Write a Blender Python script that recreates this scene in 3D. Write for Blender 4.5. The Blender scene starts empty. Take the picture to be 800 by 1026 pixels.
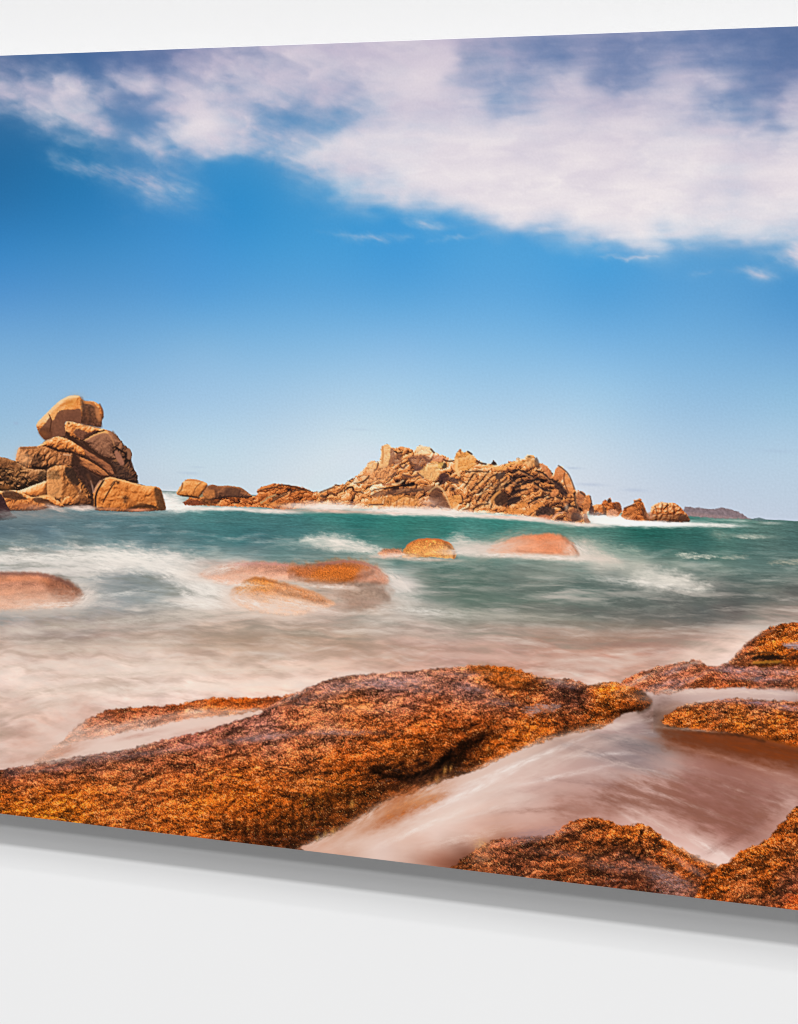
"""A large photographic print (a rocky pink-granite coast) floating off a pale wall.
The print is a real flat panel on stand-off battens; its picture is generated here,
procedurally, as ink colours on the panel's face, one mesh part for each thing pictured."""
import math, sys
import numpy as np
F = np.float32

# ---------------------------------------------------------------- panel <-> photograph geometry
VPX, EYE = -4804.0, 232.8          # where the panel's level lines meet, and the eye level (photo pixels)
FOC = 1100.0                       # focal length in photo pixels (800 wide)
PH = 0.711                         # panel height, metres
TOP = lambda x: 55.5 - 0.03690 * x
BOT = lambda x: 815.3 + 0.12125 * x
D0 = PH * FOC / (BOT(400.) - TOP(400.))          # distance to the panel along the view axis
ax, ay = (400. - VPX) / FOC, -1.0                # panel direction (rightwards, towards the viewer)
L_ = math.hypot(ax, ay); AX, AY = ax / L_, ay / L_
def px_of_s(s):                    # metres along the panel -> photo x
    return 400. + FOC * (s * AX) / (D0 + s * AY)
def s_of_px(x):
    k = (x - 400.) / FOC
    return k * D0 / (AX - k * AY)
S0, S1 = s_of_px(-120.), s_of_px(930.)
STEP = globals().get('STEP', 0.00069)            # grid step on the panel, metres (about 0.8 pixel)
ns, nt = int(round((S1 - S0) / STEP)) + 1, int(round(PH / STEP)) + 1
sv = np.linspace(S0, S1, ns); tv = np.linspace(0., 1., nt)      # t runs from the top edge down
Xc = px_of_s(sv).astype(F)
X = np.repeat(Xc[None, :], nt, 0)
Y = (TOP(Xc)[None, :] * (1 - tv[:, None]) + BOT(Xc)[None, :] * tv[:, None]).astype(F)
U = np.repeat((sv * 1157.)[None, :].astype(F), nt, 0)           # picture-plane coordinates, about one pixel
V = np.repeat((tv * 823.)[:, None].astype(F), ns, 1)
COL = np.zeros((nt, ns, 3), F); LAB = np.zeros((nt, ns), np.int32)

# ---------------------------------------------------------------- noise
_rng = np.random.RandomState(7)
_ang = _rng.rand(256, 256) * 2 * np.pi
_GX, _GY = np.cos(_ang).astype(F), np.sin(_ang).astype(F)
_R1, _R2, _R3 = (_rng.rand(256, 256).astype(F) for _ in range(3))
def gn(x, y, seed=0):
    x = np.asarray(x, F) + F(seed * 37.17); y = np.asarray(y, F) + F(seed * 91.73)
    xf, yf = np.floor(x), np.floor(y)
    xi, yi = xf.astype(np.int32), yf.astype(np.int32)
    fx, fy = x - xf, y - yf
    ux = fx * fx * fx * (fx * (fx * 6 - 15) + 10); uy = fy * fy * fy * (fy * (fy * 6 - 15) + 10)
    x0, x1, y0, y1 = xi & 255, (xi + 1) & 255, yi & 255, (yi + 1) & 255
    a = _GX[y0, x0] * fx + _GY[y0, x0] * fy
    b = _GX[y0, x1] * (fx - 1) + _GY[y0, x1] * fy
    c = _GX[y1, x0] * fx + _GY[y1, x0] * (fy - 1)
    d = _GX[y1, x1] * (fx - 1) + _GY[y1, x1] * (fy - 1)
    return ((a + (b - a) * ux) * (1 - uy) + (c + (d - c) * ux) * uy) * F(1.5)
def fbm(x, y, seed=0, o=4, g=.5, lac=2.03):
    s, a, n = 0, 1., 0.
    for k in range(o):
        s = s + gn(x, y, seed + k * 3) * F(a); n += a
        a *= g; x = x * F(lac); y = y * F(lac)
    return s / F(n) * F(1.6)
def ridge(x, y, seed=0, o=4, g=.5):
    s, a, n = 0, 1., 0.
    for k in range(o):
        s = s + (1 - 2 * np.abs(gn(x, y, seed + k * 5))) * F(a); n += a
        a *= g; x = x * F(2.05); y = y * F(2.05)
    return s / F(n)
def worley(x, y, seed=0):
    x = np.asarray(x, F) + F(seed * 13.3); y = np.asarray(y, F) + F(seed * 57.9)
    xi, yi = np.floor(x).astype(np.int32), np.floor(y).astype(np.int32)
    f1 = np.full(x.shape, 9., F); f2 = f1.copy(); cid = np.zeros(x.shape, F); cx = cid.copy(); cy = cid.copy()
    for dy in (-1, 0, 1):
        for dx in (-1, 0, 1):
            gx, gy = xi + dx, yi + dy
            h, k = gx & 255, gy & 255
            px, py = gx + _R1[k, h] - x, gy + _R2[k, h] - y
            d = np.sqrt(px * px + py * py)
            m = d < f1
            f2 = np.where(m, f1, np.minimum(f2, d))
            cid = np.where(m, _R3[k, h], cid); cx = np.where(m, px, cx); cy = np.where(m, py, cy)
            f1 = np.minimum(f1, d)
    return f1, f2, cid, cx, cy
def ss(a, b, x):
    t = np.clip((x - a) / (b - a), 0, 1)
    return t * t * (3 - 2 * t)
def C(*c): return np.array(c, F)
def ramp(v, cols):
    """v in 0..1 through evenly spaced colours"""
    cols = np.array(cols, F); n = len(cols) - 1
    t = np.clip(v, 0, 1) * n; i = np.minimum(t.astype(np.int32), n - 1); f = (t - i)[..., None]
    return cols[i] * (1 - f) + cols[i + 1] * f

# ---------------------------------------------------------------- smooth fields through control points
RX0, RY0, RS = -200., 0., 4.
def rbf(pts, c=12.):
    """a raster of the field through (x, y, value...)"""
    p = np.array(pts, np.float64); P, W = p[:, :2], p[:, 2:]
    n = len(P)
    K = np.sqrt(((P[:, None] - P[None]) ** 2).sum(-1) + c * c)
    A = np.zeros((n + 1, n + 1)); A[:n, :n] = K; A[n, :n] = A[:n, n] = 1
    B = np.zeros((n + 1, W.shape[1])); B[:n] = W
    w = np.linalg.solve(A + np.eye(n + 1) * 1e-6, B)
    gx = np.arange(RX0, 1001, RS); gy = np.arange(RY0, 961, RS)
    xx, yy = np.meshgrid(gx, gy)
    out = np.zeros(xx.shape + (W.shape[1],)) + w[n]
    for i in range(n):
        out += np.sqrt((xx - P[i, 0]) ** 2 + (yy - P[i, 1]) ** 2 + c * c)[..., None] * w[i]
    lo, hi = W.min(0), W.max(0)
    return np.clip(out, lo, hi).astype(F)
def samp(R, x, y):
    fx = np.clip((x - RX0) / RS, 0, R.shape[1] - 1.01); fy = np.clip((y - RY0) / RS, 0, R.shape[0] - 1.01)
    ix, iy = fx.astype(np.int32), fy.astype(np.int32)
    a, b = (fx - ix)[..., None], (fy - iy)[..., None]
    return (R[iy, ix] * (1 - a) + R[iy, ix + 1] * a) * (1 - b) + (R[iy + 1, ix] * (1 - a) + R[iy + 1, ix + 1] * a) * b
def rows(*rr):
    """(y, x:(rgb), x:(rgb) ...) rows of control points"""
    out = []
    for y, cols in rr:
        for x, v in cols:
            out.append((x, y) + (tuple(v) if isinstance(v, tuple) else (v,)))
    return out

# ---------------------------------------------------------------- drawing on the panel
def reg(x0, y0, x1, y1):
    c0, c1 = np.searchsorted(Xc, x0), np.searchsorted(Xc, x1)
    c0, c1 = max(0, c0 - 1), min(ns, c1 + 1)
    ymin, ymax = Y[:, c0:c1].min(1), Y[:, c0:c1].max(1)
    r = np.where((ymax >= y0) & (ymin <= y1))[0]
    if len(r) == 0 or c1 - c0 < 2: return None
    return slice(r[0], r[-1] + 1), slice(c0, c1)
def smooth(pts, n=4, closed=True):
    p = np.array(pts, np.float64); m = len(p); out = []
    for i in range(m if closed else m - 1):
        if closed: a, b, c, d = p[i - 1], p[i], p[(i + 1) % m], p[(i + 2) % m]
        else: a, b, c, d = p[max(i - 1, 0)], p[i], p[i + 1], p[min(i + 2, m - 1)]
        for k in range(n):
            t = k / n
            out.append(.5 * (2 * b + (c - a) * t + (2 * a - 5 * b + 4 * c - d) * t * t + (3 * b - a - 3 * c + d) * t ** 3))
    if not closed: out.append(p[-1])
    return np.array(out)
def sdf(pts, x, y):
    """distance inside (+) or outside (-) of a closed outline"""
    d = np.full(x.shape, 1e9, F); ins = np.zeros(x.shape, bool)
    n = len(pts)
    for i in range(n):
        x0, y0 = pts[i][:2]; x1, y1 = pts[(i + 1) % n][:2]
        ex, ey = x1 - x0, y1 - y0
        wx, wy = x - F(x0), y - F(y0)
        t = np.clip((wx * F(ex) + wy * F(ey)) / F(ex * ex + ey * ey + 1e-9), 0, 1)
        d = np.minimum(d, (wx - t * F(ex)) ** 2 + (wy - t * F(ey)) ** 2)
        if y0 != y1:
            c = ((y >= min(y0, y1)) & (y < max(y0, y1))) & (x < F(x0) + (y - F(y0)) * F(ex / ey))
            ins ^= c
    d = np.sqrt(d)
    return np.where(ins, d, -d)
def lay(sl, col, a, label=None):
    a = np.clip(a, 0, 1).astype(F)
    COL[sl] = COL[sl] * (1 - a[..., None]) + col * a[..., None]
    if label is not None:
        LAB[sl] = np.where(a > .5, label, LAB[sl])
def area(pts, sm=3, pad=6, rough=0., rs=5., seed=0):
    pts = np.array(pts, np.float64)[:, :2]
    if sm > 1: pts = smooth(pts, sm)
    sl = reg(pts[:, 0].min() - pad, pts[:, 1].min() - pad, pts[:, 0].max() + pad, pts[:, 1].max() + pad)
    x, y = X[sl], Y[sl]
    d = sdf(pts, x, y)
    if rough: d = d + F(rough) * fbm(x / rs, y / rs, seed + 11, 3)
    return sl, x, y, d
def fill(pts, col, a=1., f=.7, sm=3, rough=0., rs=5., seed=0, label=None, tex=.13, ts=2.2, mul=False):
    sl, x, y, d = area(pts, sm, 6 + 2 * f, rough, rs, seed)
    al = ss(-f, f, d) * a
    c = C(*col)
    if mul: c = COL[sl] * c / 128.
    if tex: c = c * (1 + F(tex) * fbm(x / ts, y / ts, seed + 5, 3))[..., None]
    lay(sl, c, al, label)
def line(pts, w, col, a=1., f=.7, rough=.0, rs=4., seed=0, sm=3, mul=False):
    """a stroke: points (x, y) or (x, y, width factor)"""
    p = np.array([tuple(q) + (1.,) * (3 - len(q)) for q in pts], np.float64)
    if sm > 1 and len(p) > 2: p = smooth(p, sm, False)
    m = w + 2 * f + 3
    sl = reg(p[:, 0].min() - m, p[:, 1].min() - m, p[:, 0].max() + m, p[:, 1].max() + m)
    if sl is None: return
    x, y = X[sl], Y[sl]
    if rough:
        x = x + F(rough) * gn(x / rs, y / rs, seed + 1); y = y + F(rough) * gn(x / rs, y / rs, seed + 2)
    best = np.full(x.shape, -1e9, F)
    for i in range(len(p) - 1):
        ex, ey = p[i + 1, :2] - p[i, :2]
        wx, wy = x - F(p[i, 0]), y - F(p[i, 1])
        t = np.clip((wx * F(ex) + wy * F(ey)) / F(ex * ex + ey * ey + 1e-9), 0, 1)
        dd = np.sqrt((wx - t * F(ex)) ** 2 + (wy - t * F(ey)) ** 2)
        best = np.maximum(best, F(w / 2) * (F(p[i, 2]) * (1 - t) + F(p[i + 1, 2]) * t) - dd)
    lay(sl, COL[sl] * C(*col) / 128. if mul else C(*col), ss(-f, f, best) * a)
def blob(cx, cy, rx, ry, col, a=1., rot=0., n=0., ns_=6., seed=0, p=1.):
    m = max(rx, ry) * 2.2
    sl = reg(cx - m, cy - m, cx + m, cy + m)
    if sl is None: return
    x, y = X[sl], Y[sl]
    c, s = math.cos(rot), math.sin(rot)
    dx, dy = x - F(cx), y - F(cy)
    q = ((dx * c + dy * s) / rx) ** 2 + ((-dx * s + dy * c) / ry) ** 2
    al = np.exp(-q ** p)
    if n: al = al * np.clip(1 + n * fbm(x / ns_, y / ns_, seed + 3, 3), 0, 2)
    lay(sl, C(*col), al * a)
GRANITE = [(38, 24, 20), (84, 48, 30), (140, 82, 48), (190, 116, 64), (224, 150, 88), (242, 186, 130), (250, 216, 180)]
def rock(pts, label, cols=GRANITE, light=(-.55, -.7, .45), R=9., dome=1., rough=.9, rs=5., rot=0., st=1.,
         gain=.8, bias=.12, edge=.5, er=2.5, seed=0, grain=.07, sm=3, f=.6, warm=0., crack=0., cs=9.):
    """a boulder: a domed, roughened relief inside an outline, lit from one side and inked through a colour ramp"""
    sl, x, y, d = area(pts, sm, 5, edge, er, seed)
    k = np.clip(d / R, 0, 1)
    h = dome * R * np.sqrt(np.clip(1 - (1 - k) ** 2, 0, 1))
    c, s = math.cos(rot), math.sin(rot)
    a_, b_ = (x * c + y * s) / (rs * st), (-x * s + y * c) / rs
    wx = gn(a_ * .7, b_ * .7, seed + 40) * .6
    h = h + rough * rs * .5 * (fbm(a_ + wx, b_ - wx, seed, 4, .42)) * .5
    if crack:
        f1, f2, cid, _, _ = worley((x * c + y * s) / (cs * st) + wx, (-x * s + y * c) / cs, seed + 9)
        h = h + crack * cs * (cid * .35 + .5 * np.clip((f2 - f1) * 2, 0, .5))
    sp = STEP * 1157.
    gy, gx = np.gradient(h, sp)
    nz = 1 / np.sqrt(gx * gx + gy * gy + 1)
    L = np.array(light, np.float64); L /= np.linalg.norm(L)
    sh = (-gx * L[0] - gy * L[1] + L[2]) * nz
    sh = sh + .16 * fbm(a_ * .45, b_ * .45, seed + 61, 3)
    v = bias + .08 + gain * 1.05 * sh + grain * fbm(x / 1.7, y / 1.7, seed + 21, 2) + .05 * fbm(x / 14, y / 14, seed + 23, 2)
    lay(sl, ramp(v, cols), ss(-f, f, d), label)

# ================================================================ THE PICTURE
LBL = {}
def lab(name, parent=None, label=None):
    i = len(LBL) + 1
    LBL[i] = (name, parent, label); return i
L_SKY = lab('printed_sky')
L_CLOUD = lab('printed_cloud', L_SKY)
L_SEA = lab('printed_sea')

# ---- sky
SKY = rbf(rows(
 (40, [(560, (96, 118, 168)), (700, (88, 112, 164)), (800, (80, 104, 156)), (930, (64, 92, 144))]),
 (62, [(-120, (62, 92, 142)), (0, (74, 102, 152)), (100, (74, 104, 158)), (200, (92, 114, 164)), (420, (120, 138, 178))]),
 (110, [(-120, (44, 98, 150)), (0, (56, 106, 160)), (130, (88, 124, 176)), (300, (98, 138, 188)), (600, (98, 126, 176)), (800, (90, 116, 168))]),
 (150, [(-120, (38, 96, 154)), (0, (40, 104, 162)), (90, (48, 116, 174)), (230, (66, 138, 198)), (420, (84, 150, 206)), (800, (92, 134, 184))]),
 (200, [(-120, (38, 104, 164)), (0, (42, 112, 172)), (110, (48, 124, 186)), (240, (52, 138, 202)), (400, (62, 148, 210)), (800, (90, 150, 200))]),
 (250, [(-120, (52, 122, 184)), (0, (58, 132, 194)), (200, (68, 146, 208)), (400, (68, 152, 214)), (600, (72, 156, 216)), (800, (78, 150, 204)), (930, (72, 140, 194))]),
 (300, [(-120, (80, 146, 202)), (0, (90, 154, 208)), (200, (94, 164, 216)), (400, (98, 170, 220)), (600, (92, 166, 218)), (800, (86, 156, 208))]),
 (350, [(-120, (114, 168, 212)), (0, (124, 176, 216)), (200, (136, 186, 222)), (400, (142, 192, 228)), (600, (130, 186, 226)), (800, (118, 174, 216))]),
 (400, [(-120, (140, 184, 216)), (0, (148, 190, 220)), (200, (166, 202, 228)), (400, (178, 212, 232)), (600, (168, 206, 230)), (800, (150, 194, 222))]),
 (440, [(-120, (156, 190, 214)), (0, (164, 196, 218)), (200, (186, 212, 228)), (350, (204, 222, 232)), (560, (196, 216, 230)), (800, (172, 202, 224))]),
 (480, [(-120, (176, 194, 210)), (0, (184, 200, 214)), (160, (196, 210, 222)), (300, (210, 220, 228)), (600, (204, 214, 226)), (800, (184, 204, 222))]),
 (520, [(160, (194, 204, 216)), (700, (198, 206, 220)), (800, (192, 204, 220)), (930, (182, 198, 216))])), 30.)
DEN = rbf(rows(
 (30, [(-120, .1), (560, .42), (640, .42), (700, .36), (800, .2), (930, .2)]),
 (60, [(-120, .2), (0, .28), (30, .12), (80, .1), (130, .15), (170, .22), (215, .7), (250, .6), (300, .75), (350, .82), (400, .86), (450, .9), (465, .5), (500, .55), (530, .42), (560, .34), (600, .4), (650, .38), (700, .4), (750, .26), (800, .24)]),
 (85, [(-120, .5), (0, .72), (30, .68), (60, .74), (75, .6), (95, .35), (110, .5), (140, .75), (160, .6), (180, .65), (205, .75), (225, .55), (250, .7), (290, .75), (330, .7), (380, .8), (440, .95), (465, .62), (490, .5), (520, .5), (540, .58), (580, .78), (600, .45), (625, .36), (650, .55), (680, .75), (720, .62), (750, .36), (770, .3), (800, .45), (930, .3)]),
 (105, [(-120, .2), (0, .38), (20, .52), (60, .75), (90, .7), (105, .5), (120, .22), (145, .25), (165, .6), (190, .9), (215, .85), (250, .6), (290, .52), (330, .6), (380, .7), (430, .9), (480, .75), (500, .45), (530, .62), (570, .78), (600, .7), (640, .8), (680, .75), (710, .5), (740, .35), (760, .55), (800, .7), (930, .6)]),
 (125, [(-120, 0), (0, .04), (30, .2), (45, .48), (75, .65), (100, .55), (125, .22), (150, .25), (170, .5), (190, .9), (215, .95), (240, .72), (270, .35), (290, .2), (320, .3), (345, .35), (360, .5), (400, .85), (430, .82), (470, .85), (510, .85), (560, .9), (620, .9), (680, .8), (720, .7), (750, .5), (770, .45), (800, .75)]),
 (140, [(0, 0), (50, .12), (100, .3), (130, .5), (160, .6), (190, .72), (215, .82), (245, .76), (270, .6), (300, .5), (320, .65), (350, .85), (400, .9), (480, .95), (600, .95), (700, .9), (760, .8), (800, .8), (930, .8)]),
 (155, [(-120, 0), (0, 0), (50, .2), (70, .15), (120, .2), (150, .4), (190, .4), (215, .5), (240, .55), (265, .35), (290, .6), (320, .85), (350, .9), (420, .95), (550, .95), (640, .93), (720, .95), (800, .95)]),
 (166, [(0, 0), (40, .0), (55, .03), (75, .08), (100, .15), (140, .25), (170, .3), (190, .2), (215, .1), (240, .05), (270, .2), (300, .42), (330, .7), (370, .86), (420, 1), (520, 1), (650, .93), (720, .88), (800, 1)]),
 (185, [(0, 0), (60, 0), (90, .02), (120, .08), (150, .18), (185, .2), (200, .1), (230, 0), (280, .1), (320, .3), (350, .6), (390, .8), (430, 1), (550, 1), (700, .92), (730, .78), (800, 1), (930, .9)]),
 (205, [(0, 0), (100, 0), (150, .18), (190, .08), (220, .06), (260, 0), (330, .16), (370, .4), (400, .7), (430, .5), (450, .7), (480, .95), (550, 1), (650, 1), (720, .86), (800, .92)]),
 (220, [(0, 0), (150, .02), (300, 0), (360, .03), (390, .1), (410, .15), (430, .22), (445, .18), (470, .3), (500, .7), (520, .85), (580, .92), (620, .95), (680, .86), (720, .82), (760, .86), (800, .76)]),
 (235, [(0, 0), (200, 0), (325, 0), (345, .03), (390, .04), (405, .04), (440, .1), (480, .08), (520, .2), (560, .4), (600, .75), (640, .85), (670, .52), (700, .6), (740, .6), (800, .6), (930, .6)]),
 (250, [(0, 0), (300, 0), (420, 0), (500, .03), (560, .08), (620, .38), (660, .5), (700, .25), (740, .2), (780, .4), (800, .5)]),
 (265, [(0, 0), (300, 0), (600, 0), (690, .05), (720, .04), (760, .1), (785, .2), (800, .4)]),
 (276, [(640, 0), (700, .06), (765, .1), (800, .08)]),
 (300, [(-120, 0), (0, 0), (200, 0), (400, 0), (600, 0), (800, 0), (930, 0)]),
 (400, [(0, 0), (800, 0)])), 6.)
def do_sky():
    sl = reg(-200, 0, 1000, 545)
    x, y, u, v = X[sl], Y[sl], U[sl], V[sl]
    base = samp(SKY, x, y) + C(0, 3, -3) * ss(330, 120, y)[..., None]
    base = base * (1 - C(.035, .03, .012) * (ss(240, 300, y) * ss(470, 400, y))[..., None])
    wx = 11 * fbm(u / 60, v / 40, 3, 3); wy = 7 * fbm(u / 52, v / 34, 8, 3)
    d = samp(DEN, x + wx, y + wy)[..., 0]
    # wind-drawn wisps: down to the right in the west, level under the big bank
    rot = .40; c, s = math.cos(rot), math.sin(rot)
    p, q = u * c + v * s, -u * s + v * c
    w1 = fbm(p / 46 + .4 * gn(u / 30, v / 30, 4), q / 17, 31, 4, .5)
    w3 = fbm(u / 40 + .5 * gn(u / 26, v / 20, 6), v / 11, 35, 4, .5)
    w2 = fbm(u / 20 + .6 * w1, v / 11, 41, 4, .5)
    k = ss(300, 430, x + .6 * (y - 150))
    w1 = w1 * (1 - k) + w3 * k
    d = d + .22 * ss(.35, .75, d) * (1 - d)
    mid = 4 * np.clip(d * (1 - d), 0, .25)
    a = d + ((.24 - .09 * k) * w1 + (.12 - .04 * k) * w2) * (mid * .9 + .02)
    def wisp(pts, wd, k, sd):                        # a torn streamer with a hard windward edge
        best = np.zeros(x.shape, F)
        qx = x + 5 * fbm(p / 20, q / 9, sd, 3); qy = y + 3 * fbm(p / 16, q / 8, sd + 3, 3)
        for (x0, y0, r0, k0), (x1, y1, r1, k1) in zip(pts[:-1], pts[1:]):
            ex, ey = x1 - x0, y1 - y0
            t = np.clip(((qx - x0) * ex + (qy - y0) * ey) / (ex * ex + ey * ey), 0, 1)
            dd = np.sqrt((qx - x0 - t * ex) ** 2 + (qy - y0 - t * ey) ** 2)
            best = np.maximum(best, np.exp(-(dd / (wd * (r0 + (r1 - r0) * t))) ** 2) * (k0 + (k1 - k0) * t))
        return best * k * np.clip(1 + .5 * fbm(p / 18, q / 5, sd + 6, 3, .5), .1, 1.5)
    a = a + wisp(((48, 162, .6, .2), (70, 166, .9, .9), (110, 174, 1.1, .8), (150, 184, 1.5, .9), (192, 190, 1.2, .5), (210, 196, .8, .1)), 8, .4, 91)
    a = a + wisp(((150, 196, 1, .3), (176, 204, 1.2, .5), (210, 208, .8, .1)), 6, .4, 92)
    a = a + wisp(((318, 231, .6, .1), (345, 236, 1, .8), (380, 239, 1.1, .9), (412, 237, .8, .3)), 4.0, .4, 93) + wisp(((404, 222, .8, .2), (428, 226, 1.3, .9), (456, 228, .8, .2)), 4.6, .4, 94) + wisp(((430, 242, .8, .2), (460, 237, 1, .5), (484, 236, .7, .1)), 3.0, .5, 95)
    a = a + wisp(((726, 272, .8, .1), (748, 270, 1, .5), (764, 275, 1.3, 1.), (778, 277, .8, .3)), 5, .5, 96) + wisp(((690, 276, .8, .1), (704, 273, 1, .6), (716, 271, .7, .1)), 2.4, .4, 97) + wisp(((780, 258, .8, .4), (800, 256, 1.6, .9), (830, 252, 2, .9)), 7, .5, 98) + wisp(((596, 256, .6, .1), (630, 258, 1, .7), (660, 256, .8, .3)), 2.6, .5, 99)
    a = np.clip(a, 0, 1)
    a = ss(.0, 1.0, a) * .6 + a * .4
    # cloud ink: warm white, mauve where thin or folded
    bil = fbm(u / 70 + .4 * w1, v / 30, 51, 3, .42)
    shade = .5 + .5 * np.clip(bil * .34 + 1.05 * (d - .50) + .0042 * (v - 92) + .06 * w2, -1, 1)
    cc = C(178, 166, 194) * (1 - shade[..., None]) + C(243, 232, 232) * shade[..., None]
    a = a * .96
    col = base * (1 - a[..., None]) + cc * a[..., None]
    # faint low bars of grey cloud above the horizon
    for cx, cy, rx, ry, k in ((575, 469, 8, 1.2, .25), (592, 485.5, 14, 1.6, .25), (636, 491, 12, 1.8, .22), (16, 424, 2.5, 1.6, .3), (198, 468, 6, 1, .15), (190, 474, 10, 1.4, .2), (360, 430, 12, 1.2, .12), (780, 452, 20, 2, .12)):
        g = np.exp(-((x - cx) / rx) ** 2 - ((y - cy - .04 * (x - cx)) / ry) ** 2) * k
        col = col * (1 - g[..., None]) + C(150, 165, 195) * g[..., None]
    col = col * (1 + .012 * fbm(u / 2.2, v / 2.2, 77, 2))[..., None]
    COL[sl] = col
    LAB[sl] = np.where((d > .42) & (y < 290), L_CLOUD, L_SKY)
do_sky()

# ---- sea and foam
def _r(y, s):
    """'x r g b; x r g b' -> control points"""
    return [tuple([float(k.split()[0]), float(y)] + [float(q) for q in k.split()[1:]]) for k in s.split(';')]
SEAP = (
 _r(497, "-120 92 128 124;140 88 128 122;163 92 132 124;260 80 130 122")
 + _r(520, "-120 88 112 112;0 84 112 114;20 84 115 116;60 80 124 124;100 76 124 124;150 72 126 124;200 62 130 124;260 58 122 118;330 54 124 116;400 46 124 112;450 52 124 114;560 74 132 120;640 48 112 98;700 54 112 102;760 78 120 110;800 74 112 106;930 74 110 104")
 + _r(535, "-120 80 110 114;0 76 110 115;50 84 123 128;100 84 127 128;150 68 118 120;200 60 118 118;260 54 110 112;300 58 115 114;360 48 114 108;400 46 118 108;450 48 120 110;500 58 125 115;560 75 126 112;640 32 98 88;700 46 102 94;760 78 114 106;800 68 104 100;930 70 104 100")
 + _r(550, "-120 125 138 135;0 120 135 132;40 110 130 130;80 120 135 132;120 115 140 138;160 100 130 130;200 84 122 122;240 74 120 120;280 76 120 118;320 84 120 116;345 90 128 122;370 84 124 116;390 80 125 116;430 80 122 112;470 110 145 135;590 104 138 128;620 96 130 120;660 56 103 95;700 52 100 94;750 70 108 102;800 72 106 102")
 + _r(565, "-120 180 176 168;0 175 175 170;40 195 190 184;80 190 186 180;120 205 200 195;160 200 198 195;200 165 165 160;240 160 160 155;400 92 125 118;440 82 120 110;480 98 128 118;520 118 135 126;560 140 150 140;600 192 190 178;640 165 168 156;680 108 130 120;720 88 120 110;760 82 112 106;800 92 116 110;930 90 112 106")
 + _r(580, "90 172 170 166;120 165 168 168;150 150 160 160;180 175 175 170;210 195 188 180;395 200 195 188;410 190 185 178;430 108 125 115;470 92 122 110;510 102 125 116;550 122 138 128;590 108 128 120;620 118 130 124;640 124 134 126;660 122 130 124;690 116 124 118;720 106 118 112;760 96 114 108;800 102 114 108")
 + _r(600, "-120 170 160 150;90 176 171 166;120 150 155 155;160 150 155 152;200 205 198 190;225 210 195 185;345 160 128 112;370 170 140 122;400 190 182 172;430 128 138 130;470 98 120 108;520 108 124 114;560 113 127 118;600 103 120 112;650 108 116 110;700 104 110 104;750 104 109 104;800 114 110 105;930 115 108 102")
 + _r(615, "-120 152 145 138;0 150 145 140;40 165 160 155;90 150 150 148;140 140 140 135;190 175 165 155;240 200 180 165;290 205 185 170;330 180 155 140;370 170 155 142;410 170 160 150;450 148 150 138;500 138 142 130;550 133 135 124;600 118 122 114;650 111 114 108;700 106 107 104;740 120 111 106;770 168 152 141;800 180 158 146")
 + _r(630, "-120 170 158 148;0 170 158 148;50 165 155 146;100 165 152 142;150 178 165 152;200 170 155 140;250 165 148 132;300 165 145 128;350 160 142 125;400 165 150 138;450 175 162 150;500 168 155 142;550 160 145 132;600 150 138 126;650 145 132 120;700 155 138 126;740 205 182 168;760 215 195 182")
 + _r(645, "-120 195 178 165;0 195 178 165;50 180 165 150;100 185 168 154;150 195 178 162;200 180 160 142;250 170 150 130;300 175 155 135;350 172 150 130;400 175 150 135;450 180 155 142;500 175 148 135;550 168 138 122;600 165 135 118;650 165 132 118;700 185 155 142;735 226 202 187")
 + _r(660, "-120 215 198 184;0 215 198 184;50 200 182 168;100 210 192 178;150 220 204 190;200 208 188 172;250 200 178 160;300 205 182 165;350 196 168 150;400 190 160 142;450 196 162 148;500 185 152 138;550 178 142 125;600 175 138 122;650 182 148 132;700 216 188 172")
 + _r(680, "-120 228 212 198;0 226 209 197;50 226 209 195;100 228 212 198;150 230 215 202;200 228 210 195;250 225 202 185;300 237 214 197;350 232 205 188;560 205 172 155;600 216 186 170;640 205 170 152")
 + _r(700, "-120 215 196 182;0 215 196 182;50 222 204 190;100 226 206 192;150 228 208 195;200 235 215 202")
 + _r(720, "-120 215 192 178;0 216 194 180;40 206 180 164;90 200 165 148")
 + _r(745, "-120 205 180 165;0 206 182 168;30 190 152 134;100 224 202 192;150 214 186 174;200 200 160 142")
 + _r(765, "0 212 190 178;60 218 194 182")
 # the pool between the ledges, and the channel behind it
 + _r(697, "660 192 166 158;700 202 172 162;740 198 168 160;790 190 166 162")
 + _r(725, "650 150 130 125;665 120 85 65;700 125 70 45;740 120 62 34;800 112 56 28;930 110 54 26")
 + _r(742, "560 178 148 134;600 172 146 138;640 160 142 138;660 130 105 95;680 118 74 54;720 125 70 45;760 120 62 34;800 115 58 30")
 + _r(760, "520 206 182 170;560 192 163 153;600 172 148 142;640 142 126 126;670 170 142 134;700 156 112 98;740 140 90 72;800 122 74 54;930 110 66 48")
 + _r(780, "480 216 190 177;520 212 182 170;560 196 162 151;600 190 157 148;640 192 158 148;700 176 127 114;760 165 116 101;800 158 108 92")
 + _r(800, "420 195 150 128;460 221 196 184;520 216 190 178;580 186 147 135;620 180 139 127;680 165 116 103;740 156 106 93;790 200 162 150")
 + _r(820, "380 176 116 82;420 216 182 165;460 223 196 182;520 208 168 153;570 186 142 128;640 202 164 152;700 165 119 107;750 152 104 92;780 178 135 122")
 + _r(840, "340 192 142 114;380 216 184 168;440 221 192 178;480 196 150 130;500 170 118 95;690 208 168 156;730 178 130 118")
 + _r(858, "330 205 160 138;370 221 194 180;405 208 176 160;440 170 122 102;470 120 74 56;720 228 200 190"))
SEAF = rbf(SEAP, 8.)
HOR = lambda x: 491.6 + (x - 163) * .0476
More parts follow.
